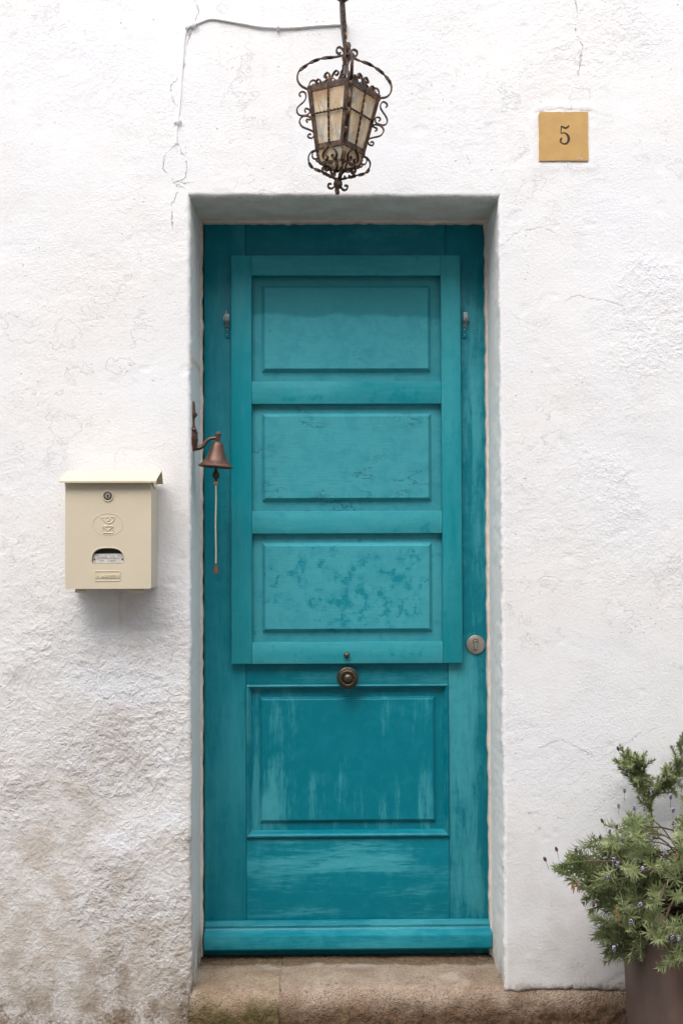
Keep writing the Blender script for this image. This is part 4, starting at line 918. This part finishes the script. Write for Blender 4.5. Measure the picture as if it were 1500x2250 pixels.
# lock
lc = zm(694, 452)
bm = bmesh.new(); lathe(bm, [(0, 0), (.0135, 0), (.0140, .0015), (.0125, .0028), (.0112, .0022), (.0104, .0006), (0, .0004)], Matrix.Translation((lc.x, YD, lc.z)) @ FACING, 30); lk = obj('lock_collar', bm, M_CREAM, door_m)
bm = bmesh.new(); lathe(bm, [(0, 0), (.0102, 0), (.0102, .0012), (.0088, .0022), (.0080, .0012), (0, .0012)], Matrix.Translation((lc.x, YD - .0005, lc.z)) @ FACING, 30); obj('lock', bm, M_BRONZE, door_m)
bm = bmesh.new(); lathe(bm, [(0, 0), (.0074, 0), (.0074, .0014), (.0066, .0020), (0, .0020)], Matrix.Translation((lc.x, YD - .0015, lc.z)) @ FACING, 26); obj('lock_plug', bm, M_STEEL, door_m)
bm = B_(lc.x - .0009, lc.x + .0011, YD - .0044, YD - .0030, lc.z - .0042, lc.z + .0040); box(bm, lc.x + .0011, lc.x + .0022, YD - .0044, YD - .0030, lc.z - .001, lc.z + .002); obj('keyhole', bm, M_DARK, door_m)
# lid: bent sheet with a front skirt and a short back slope
YLF = YM - 0.026
lx1 = at(359, 1062, -0.006).x; lx0 = at(130.5, 1058, YLF).x
zr_, zf_, zb_ = at(245, 1034.5, -0.035).z, at(245, 1056, YLF).z, at(359, 1064, -0.006).z
outer = [(-0.006, zb_), (-0.030, zr_ - .001), (-0.036, zr_), (-0.042, zr_ - .0012), (YLF + .006, zf_ + .003), (YLF, zf_ - .0005), (YLF, zf_ - .0052)]
th_ = 0.0022
inn_ = [(YLF + th_, zf_ - .0052), (YLF + th_, zf_ - .0015), (YLF + .007, zf_ + .0008), (-0.042, zr_ - .0036), (-0.036, zr_ - .0026), (-0.031, zr_ - .0036), (-0.0085, zb_)]
bm = bmesh.new(); sweep(bm, [(lx0 + (lx1 - lx0) * k / 10, 0, 0) for k in range(11)], [(y, z) for y, z in outer + inn_], side=(0, 1, 0)); obj('lid', bm, M_CREAM, mail, angle=40)
for x in (mbx1 + .0005, mbx0 - .0035):
    bm = bmesh.new()
    pr2 = [(YM + .002, mbz1 - .002), (YM + .002, zf_ + .000), (-0.050, zr_ - .006), (-0.045, mbz1 - .014), (-.06, mbz1 - .016), (YM + .01, mbz1 - .008)]
    f = [bm.verts.new((x, a, b)) for a, b in pr2]; r = [bm.verts.new((x + .003, a, b)) for a, b in pr2]; bm.faces.new(f); bm.faces.new(r[::-1])
    for i in range(len(f)): bm.faces.new((f[i], f[(i + 1) % len(f)], r[(i + 1) % len(f)], r[i]))
    obj('lid_cheek', bm, M_CREAM, mail)
for x0, x1 in ((330, 450), (945, 1072)):
    bm = bmesh.new(); z = zm(0, 1499).z
    for a, b in ((x0, (x0 + x1) / 2 - 4), ((x0 + x1) / 2 + 2, x1)): tube(bm, [Vector((zm(a, 0).x, YM + .002, z)), Vector((zm(b, 0).x, YM + .002, z))], .0034, 10)
    box(bm, zm(x0, 0).x, zm(x1, 0).x, YM + .001, YM + .004, z, z + .006); obj('hinge', bm, M_CREAM, mail)

# ------------------------------------------------------------------ door bell on the left reveal
YBELL = 0.045
kb = (3 + YBELL) / F_PX
zb = lambda x, y, yy=YBELL: at(390 + x / 5.235, 860 + y / 5.235, yy)
bell = empty('door_bell', zb(465, 560), 'brown cast iron door bell with pull cord on the left jamb', 'bell')
XJ0 = XL + 0.001
# ornate back plate, cast in one with the arm: outline in the plane of the jamb
bp = [(118, 2), (150, 6), (200, 8), (235, 7), (262, 11), (292, 9), (315, 5), (340, 5), (400, 6), (430, 12), (470, 17), (520, 19), (560, 18), (600, 15), (640, 11), (690, 7)]
bm = bmesh.new(); L, R_ = [], []
prof_t = [3.5, 5, 5.5, 6, 9, 9, 5, 4.5, 5, 8, 10, 12, 11, 12, 10, 6]
rings = []
for (py, hw), tx in zip(bp, prof_t):
    z = zb(0, py).z; cyy = YBELL - 0.008; tx *= 1e-3; hw *= 1.3e-3
    rings.append([bm.verts.new((XJ0 + a * tx, cyy + b * hw, z)) for a, b in ((-.4, -1), (.45, -.8), (1, -.35), (1, .35), (.45, .8), (-.4, 1))])
for a, b in zip(rings, rings[1:]):
    for k in range(6): bm.faces.new((a[k], a[(k + 1) % 6], b[(k + 1) % 6], b[k]))
bm.faces.new(rings[0]); bm.faces.new(rings[-1][::-1]); obj('back_plate', bm, M_BELL, bell, angle=50)
for py, dx, dy in ((270, 9, 6), (450, 8, -18), (480, 10, 14), (560, 12, 10)):
    bm = bmesh.new(); z = zb(0, py).z
    lathe(bm, [(0, -.004), (.005, -.003), (.006, 0), (.004, .004), (0, .006)], Matrix.Translation((XJ0 + dx * 1e-3 * .6, YBELL - .008 + dy * 1e-3, z)) @ Matrix.Rotation(.4, 4, 'Y'), 10); obj('leaf_ornament', bm, M_BELL, bell)
bm = bmesh.new(); ap = catmull([(*zb(205, 655)[:],), zb(240, 650), zb(275, 640), zb(305, 615), zb(335, 575), zb(375, 545), zb(420, 537), zb(445, 538)], 5)
ap[0] = Vector((XJ0 + .002, YBELL - .004, ap[0].z)); sweep(bm, ap, circ(.0072, 10, .0052), side=(0, 1, 0), scale=lambda t: 1.25 - .5 * t); obj('arm', bm, M_BELL, bell)
cb = zb(463, 575); BT = Matrix.Translation(cb) @ Matrix.Rotation(math.radians(4.5), 4, 'Y')
pxr = lambda w, y: (w / 5.235 * kb / 2, -(y - 575) / 5.235 * kb)
bm = bmesh.new(); lathe(bm, [pxr(0, 455), pxr(22, 462), pxr(60, 485), pxr(74, 494), pxr(70, 505), pxr(60, 507), pxr(62, 520), pxr(58, 524), pxr(58, 560), pxr(50, 566), pxr(50, 577), pxr(0, 578)], BT, 20); obj('finial', bm, M_BELL, bell, angle=30)
prof_b = [pxr(w, y) for w, y in ((0, 572), (60, 574), (100, 586), (128, 606), (150, 640), (172, 680), (196, 715), (222, 750), (250, 780), (256, 784), (262, 790), (300, 815), (345, 836), (392, 856), (402, 862), (400, 868))]
inner_b = [(r - .0035, z - .002) for r, z in prof_b[::-1] if r > .012] + [(0, prof_b[0][1] - .006)]
bm = bmesh.new(); lathe(bm, prof_b + inner_b, BT, 40, cap=False); obj('bell_cup', bm, M_BELL, bell, angle=30)
bm = bmesh.new(); cz_ = zb(443, 950); lathe(bm, [(0, .030), (.0018, .030), (.0022, .012), (.006, .006), (.0092, -.001), (.0095, -.006), (.007, -.011), (.0032, -.014), (.0030, -.020), (.0042, -.022), (.0038, -.026), (0, -.027)], Matrix.Translation(cz_), 20); obj('clapper', bm, M_IRON, bell)
p0, p1 = zb(442, 1040), zb(441, 1990)
bm = bmesh.new(); lathe(bm, [(0, .0055), (.004, .004), (.006, 0), (.0045, -.004), (0, -.006)], Matrix.Translation(zb(442, 1055)), 12); obj('knot', bm, M_KNOT, bell)
bm = bmesh.new(); N = 60; tube(bm, [p0.lerp(p1, t) + Vector((.0005 * math.sin(9 * t), .0005 * math.sin(7 * t), 0)) for t in np.linspace(0, 1, N)], .0020, 6); obj('cord', bm, M_ROPE, bell)
bm = bmesh.new(); e = zb(447, 2000); lathe(bm, [(0, .006), (.003, .005), (.0042, 0), (.0050, -.008), (.0085, -.018), (.0080, -.021), (0, -.020)], Matrix.Translation(e), 12)
for v in bm.verts: v.co.x += random.gauss(0, .0006); v.co.z += random.gauss(0, .0006)
obj('tassel', bm, M_BELL, bell)

# ------------------------------------------------------------------ planter and lavender
PX0 = 0.742; PY0, PY1 = -0.47, -0.045; PX1 = PX0 + 0.44; PZ = 0.465
pot = empty('planter', ((PX0 + PX1) / 2, (PY0 + PY1) / 2, 0), 'square brown clay planter holding the lavender, beside the doorstep', 'planter')
bm = bmesh.new()
sect = [(0.0, 0.004, .05), (0.0, PZ - 0.05, 0.0), (-.010, PZ - 0.048, 0), (-.012, PZ, 0), (.018, PZ + .001, 0), (.020, PZ - .07, 0)]
prev = None
for k, (ins, z, tp) in enumerate(sect):
    i = ins + tp * .3; o_ = rrect(PX0 + i, PX1 - i, PY0 + i, PY1 - i, .02)
    vs = [bm.verts.new((a, b, z)) for a, b in o_]
    if prev:
        for q_ in range(len(vs)): bm.faces.new((prev[q_], prev[(q_ + 1) % len(vs)], vs[(q_ + 1) % len(vs)], vs[q_]))
    prev = vs
obj('body', bm, M_POT, pot, angle=50)
bm = bmesh.new(); n = 24; g = [[bm.verts.new((PX0 + .012 + (PX1 - PX0 - .024) * i / n, PY0 + .012 + (PY1 - PY0 - .024) * j / n, PZ - .04 + random.gauss(0, .004))) for j in range(n + 1)] for i in range(n + 1)]
for i in range(n):
    for j in range(n): bm.faces.new((g[i][j], g[i + 1][j], g[i + 1][j + 1], g[i][j + 1]))
so = obj('soil', bm, M_SOIL, pot); so['kind'] = 'stuff'

PC = Vector(((PX0 + PX1) / 2, (PY0 + PY1) / 2, PZ))
lav = empty('lavender_bush', (PC.x, PC.y, PZ - 0.04), 'bushy green lavender with small purple flower spikes spilling from the brown planter', 'plant')
def shoot_mesh(L, whorls, lmin, lmax, seed, droop):
    r = random.Random(seed); vs, fs = [], []
    def quadstrip(base, d, nrm, side, ln, wd, bend):
        k0 = len(vs); prof_w = (0.35, 1.0, 0.85, 0.06)
        for i, wv in enumerate(prof_w):
            t = i / 3; c = base + d * (ln * t) - nrm * (bend * t * t * ln)
            vs.extend([c - side * (wd * wv / 2) + nrm * wd * .18 * wv, c - nrm * 0.0, c + side * (wd * wv / 2) + nrm * wd * .18 * wv])
        for i in range(3):
            a = k0 + 3 * i; fs.append((a, a + 1, a + 4, a + 3)); fs.append((a + 1, a + 2, a + 5, a + 4))
    curve = Vector((r.uniform(-.12, .12), r.uniform(-.12, .12), 0))
    def axis_pt(t): return Vector((0, 0, L * t)) + curve * (L * t * t)
    for w in range(whorls):
        t = 0.12 + 0.88 * (w / (whorls - 1)) ** 0.9; n = r.choice((5, 6, 7)); a0 = r.uniform(0, 6.28)
        open_ = math.radians(70 - 45 * t ** 2)
        for k in range(n):
            a = a0 + 2 * math.pi * k / n + r.uniform(-.3, .3); o_ = open_ + r.uniform(-.25, .25)
            rad = Vector((math.cos(a), math.sin(a), 0)); d = (rad * math.sin(o_) + Vector((0, 0, 1)) * math.cos(o_)).normalized()
            side = Vector((-math.sin(a), math.cos(a), 0)); nrm = side.cross(d) * -1
            ln = r.uniform(lmin, lmax) * (0.65 + 0.5 * math.sin(math.pi * min(1, t * .85 + .1)))
            quadstrip(axis_pt(t), d, nrm if nrm.z > 0 else -nrm, side, ln, r.uniform(.0028, .0044), droop * r.uniform(.1, .8))
    # stem
    k0 = len(vs)
    for i in range(5):
        p = axis_pt(i / 4.2); rr = .0013
        vs.extend([p + Vector((rr * math.cos(q), rr * math.sin(q), 0)) for q in (0, 2.1, 4.2)])
    for i in range(4):
        for q in range(3): a = k0 + 3 * i; fs.append((a + q, a + (q + 1) % 3, a + 3 + (q + 1) % 3, a + 3 + q))
    me = bpy.data.meshes.new('shoot'); me.from_pydata(vs, [], fs); me.update(); me.polygons.foreach_set('use_smooth', np.ones(len(me.polygons), bool))
    me.materials.append(M_LEAF); return me
SHOOTS = [shoot_mesh(random.uniform(.060, .085), random.choice((8, 9, 10)), .018, .029, 100 + i, .55) for i in range(9)]
SHORT = [shoot_mesh(random.uniform(.045, .060), 8, .012, .021, 200 + i, .3) for i in range(5)]
def place(name, me, p, d, parent, s=1.0):
    o = bpy.data.objects.new(name, me); COL.objects.link(o); o.parent = parent
    o.location = Vector(p) - wloc(parent); o.rotation_mode = 'QUATERNION'
    o.rotation_quaternion = Vector(d).to_track_quat('Z', 'Y') @ Matrix.Rotation(random.uniform(0, 6.28), 3, 'Z').to_quaternion(); o.scale = (s, s, s); return o
n_sh = 0
def shoot(p, d, short=False, s=1.0):
    global n_sh; n_sh += 1
    return place('shoot', random.choice(SHORT if short else SHOOTS), p, d, lav, s * random.uniform(.85, 1.15))
def inside(poly, x, y):
    c = False; j = len(poly) - 1
    for i in range(len(poly)):
        if (poly[i][1] > y) != (poly[j][1] > y) and x < (poly[j][0] - poly[i][0]) * (y - poly[i][1]) / (poly[j][1] - poly[i][1]) + poly[i][0]: c = not c
        j = i
    return c
outline = [(1222, 1905), (1262, 1868), (1300, 1862), (1335, 1815), (1370, 1800), (1405, 1790), (1425, 1865), (1445, 1890), (1472, 1890), (1486, 1810), (1510, 1750), (1570, 1700), (1640, 1760), (1700, 1850), (1740, 1940), (1720, 2040), (1640, 2090), (1560, 2085),
           (1490, 2095), (1440, 2130), (1390, 2150), (1345, 2125), (1305, 2045), (1300, 1985), (1262, 1945)]
bare = [(1425, 2000), (1470, 1975), (1530, 1985), (1540, 2035), (1480, 2050), (1440, 2035)]           # gap over the rim where the pot shows
YP = PC.y
# shoots on a half-open shell: every one springs from a woody base in the soil and ends inside the traced silhouette
made = 0; tries = 0; stems = bmesh.new(); sites = []
while made < 190 and tries < 6000:
    tries += 1
    x, y = random.uniform(1200, 1750), random.uniform(1700, 2110)
    if not inside(outline, x, y): continue
    if inside(bare, x, y) and random.random() < .9: continue
    q0 = at(x, y, YP); rel = Vector((q0.x - PC.x, 0, q0.z - (PC.z + .06))); e = min(1, math.hypot(rel.x / .36, rel.z / .24))
    dep = (1 - e ** 2) ** .5 if e < 1 else 0
    yy = YP + random.uniform(-1.0, .65) * (0.06 + 0.17 * dep)
    if q0.z < PZ + .01: yy = min(yy, PY0 - .02) if q0.x > PX0 + .02 else yy          # those below the rim hang outside the pot
    p = at(x, y, yy)
    if p.y > -0.035: continue
    if PX0 - .02 < p.x < PX1 + .02 and PY0 - .015 < p.y < PY1 and p.z < PZ + .005: continue
    if any((p - s_).length < .022 for s_ in sites): continue
    sites.append(p)
    d = Vector((rel.x * 1.2, (yy - YP) * 1.1 - .05, rel.z * .8 + .11)); d.normalize(); d += Vector((random.gauss(0, .3), random.gauss(0, .25), random.gauss(0, .3))); d.normalize()
    if q0.z < PZ - .02: d = (d + Vector((0, -.2, -.45))).normalized()
    shoot(p - d * .055, d, False, 0.82 if p.y < -.30 else 1.0); made += 1
    if random.random() < .55:
        b = Vector((PC.x + random.uniform(-.1, .1), PC.y + random.uniform(-.1, .1), PZ - .03)); mid = b.lerp(p, .55) + Vector((0, 0, .05))
        tube(stems, catmull([b, mid, p - d * .05], 4), random.uniform(.0012, .0026), 5)
for k in range(34):                            # sprigs that spill over the near rim and corner
    x = PX0 + random.uniform(-.02, .30); z = PZ + random.uniform(-.055, .03); y = PY0 - random.uniform(.012, .05)
    if random.random() < .3: x, y = PX0 - random.uniform(.015, .05), random.uniform(PY0, PY0 + .2)
    d = Vector((random.gauss(-.25, .45), random.gauss(-.55, .25), random.gauss(-.12, .30))).normalized(); shoot((x, y, z), d, False, .80)
# two long woody branches against the wall, clothed in short leaves
for br, n, yb in (([(1432, 1850), (1430, 1790), (1412, 1745), (1392, 1700), (1372, 1668)], 40, -.075), ([(1405, 1745), (1402, 1700), (1398, 1672)], 14, -.080), ([(1430, 1800), (1430, 1762), (1455, 1725), (1482, 1700), (1505, 1672), (1512, 1640)], 40, -.070), ([(1500, 1690), (1530, 1660), (1545, 1620)], 10, -.075)):
    P = catmull([at(x, y, yb) for x, y in br], 10); tube(stems, P, .0026, 6)
    for k in range(n):
        f = (0.30 + 0.70 * k / (n - 1)) * (len(P) - 1); i = min(int(f), len(P) - 2); p = P[i].lerp(P[i + 1], f - i); t = (P[i + 1] - P[i]).normalized()
        d = t + Vector((random.gauss(0, .55), random.gauss(-.25, .35), random.gauss(0, .55))); shoot(p - t * .01, d.normalized(), True, .85)
verts_f, faces_f = [], []                     # leaves too deep in the bush to tell apart
made2 = 0
while made2 < 170:
    x, y = random.uniform(1230, 1740), random.uniform(1760, 2110)
    if not inside(outline, x, y) or inside(bare, x, y): continue
    q0 = at(x, y, YP); rel = Vector((q0.x - PC.x, 0, q0.z - (PC.z + .06))); yy = YP + random.uniform(-.07, .12)
    p = at(x, y, yy)
    if p.y > -.03 or (PX0 - .03 < p.x < PX1 + .03 and PY0 - .03 < p.y < PY1 + .02 and p.z < PZ + .01): continue
    d = (Vector((rel.x, (yy - YP) * .6, rel.z + .08)).normalized() + Vector((random.gauss(0, .4), random.gauss(0, .4), random.gauss(0, .4)))).normalized()
    me_ = random.choice(SHOOTS); M_ = Matrix.Translation(p - d * .07) @ (d.to_track_quat('Z', 'Y') @ Matrix.Rotation(random.uniform(0, 6.28), 3, 'Z').to_quaternion()).to_matrix().to_4x4()
    k0 = len(verts_f); verts_f += [M_ @ v.co for v in me_.vertices]; faces_f += [[k0 + i for i in f.vertices] for f in me_.polygons]; made2 += 1
me_ = bpy.data.meshes.new('inner_foliage'); me_.from_pydata([v - PC for v in verts_f], [], faces_f); me_.update()
o = link_mesh('inner_foliage', me_, M_LEAF, lav, PC); o['kind'] = 'stuff'
o = obj('woody_stems', stems, M_STEM, lav); o['kind'] = 'stuff'
# flower spikes
def spike_mesh(seed, dry):
    r = random.Random(seed); bm = bmesh.new(); Ls = r.uniform(.018, .034); hl = r.uniform(.011, .016)
    tube(bm, [(0, 0, -Ls), (r.uniform(-.001, .001), 0, -Ls * .5), (0, 0, 0)], .0007, 5); n_stem = len(bm.faces)
    lathe(bm, [(0, -.001), (.0028, .001), (.0036, hl * .4), (.0030, hl * .8), (0, hl)], Matrix.Identity(4), 8); n_core = len(bm.faces)
    for k in range(18):
        a = k * 2.4; z = hl * (k / 18) * 1.0; rr = .0034 * math.sin(math.pi * (0.18 + .72 * k / 18)) + .0006
        c = Vector((rr * math.cos(a), rr * math.sin(a), z)); sc = r.uniform(.0014, .0022)
        bmesh.ops.create_icosphere(bm, subdivisions=1, radius=sc, matrix=Matrix.Translation(c) @ Matrix.Diagonal((1, 1, 1.35, 1)))
    n_bud = len(bm.faces)
    if not dry:
        for k in range(5):
            a = r.uniform(0, 6.28); z = hl * r.uniform(.35, 1.15); c = Vector((.004 * math.cos(a), .004 * math.sin(a), z))
            bmesh.ops.create_icosphere(bm, subdivisions=1, radius=r.uniform(.0020, .0032), matrix=Matrix.Translation(c) @ Matrix.Diagonal((1, 1, .7, 1)))
    bm.faces.ensure_lookup_table()
    for i, f in enumerate(bm.faces): f.material_index = 0 if i < n_stem else (1 if i < n_bud and (dry or i < n_core or (i // 20) % 3) else 2); f.smooth = True
    me = bpy.data.meshes.new('flower_spike'); bm.to_mesh(me); bm.free()
    for m in (M_GREENSTEM, M_BUD, M_PETAL): me.materials.append(m)
    return me
SP = [spike_mesh(i, False) for i in range(4)]; SD = [spike_mesh(20 + i, True) for i in range(2)]
zl = lambda x, y: (1150 + x / 3.463, 1600 + y / 3.463)
for x, y, dry, tilt, yy in ((720, 150, 1, -.35, -.08), (840, 190, 1, .1, -.085), (765, 470, 0, -.05, -.15), (720, 590, 0, .05, -.2), (838, 605, 0, 0, -.2), (975, 470, 0, 0, -.12), (1080, 275, 0, -.1, -.09), (600, 700, 1, -.4, -.2), (650, 785, 0, .05, -.25),
                            (580, 830, 1, -.1, -.24), (250, 915, 1, -.25, -.3), (165, 990, 1, -.4, -.3), (398, 925, 1, -.1, -.3), (745, 850, 0, .1, -.35), (950, 670, 0, .1, -.2), (1135, 720, 0, 0, -.3), (1135, 620, 0, 0, -.2), (965, 840, 0, 0, -.35), (1070, 950, 0, 0, -.42),
                            (682, 1000, 0, 0, -.42), (707, 1030, 0, .15, -.42), (637, 1130, 0, 0, -.42), (905, 1075, 0, .05, -.45), (420, 1190, 0, -.1, -.38), (880, 1340, 0, .15, -.5), (815, 1470, 0, 0, -.5), (1125, 1590, 0, .1, -.54), (1178, 1615, 0, .1, -.54), (685, 1680, 0, -.1, -.52), (530, 1330, 1, 0, -.42), (915, 610, 0, .1, -.2), (1115, 520, 0, 0, -.15), (705, 745, 1, .1, -.26)):
    p = at(*zl(x, y), yy); place('flower_spike', random.choice(SD if dry else SP), p - Vector((0, 0, .006)), Vector((tilt, -.12, 1)).normalized(), lav, 0.70)
for x, y in ((360, 1190), (372, 1215), (405, 1205), (1160, 975), (700, 1400), (718, 1440)):
    bm = bmesh.new(); p = at(*zl(x, y), -.40); sweep(bm, [p + Vector((0, 0, .012)), p + Vector((.002, -.003, 0)), p + Vector((.001, 0, -.013))], rect(.0045, .0006), side=(1, 0, .2), scale=lambda t: .3 + .7 * math.sin(math.pi * t)); obj('withered_leaf', bm, M_LEAF_DRY, lav)
print('shoots', n_sh)
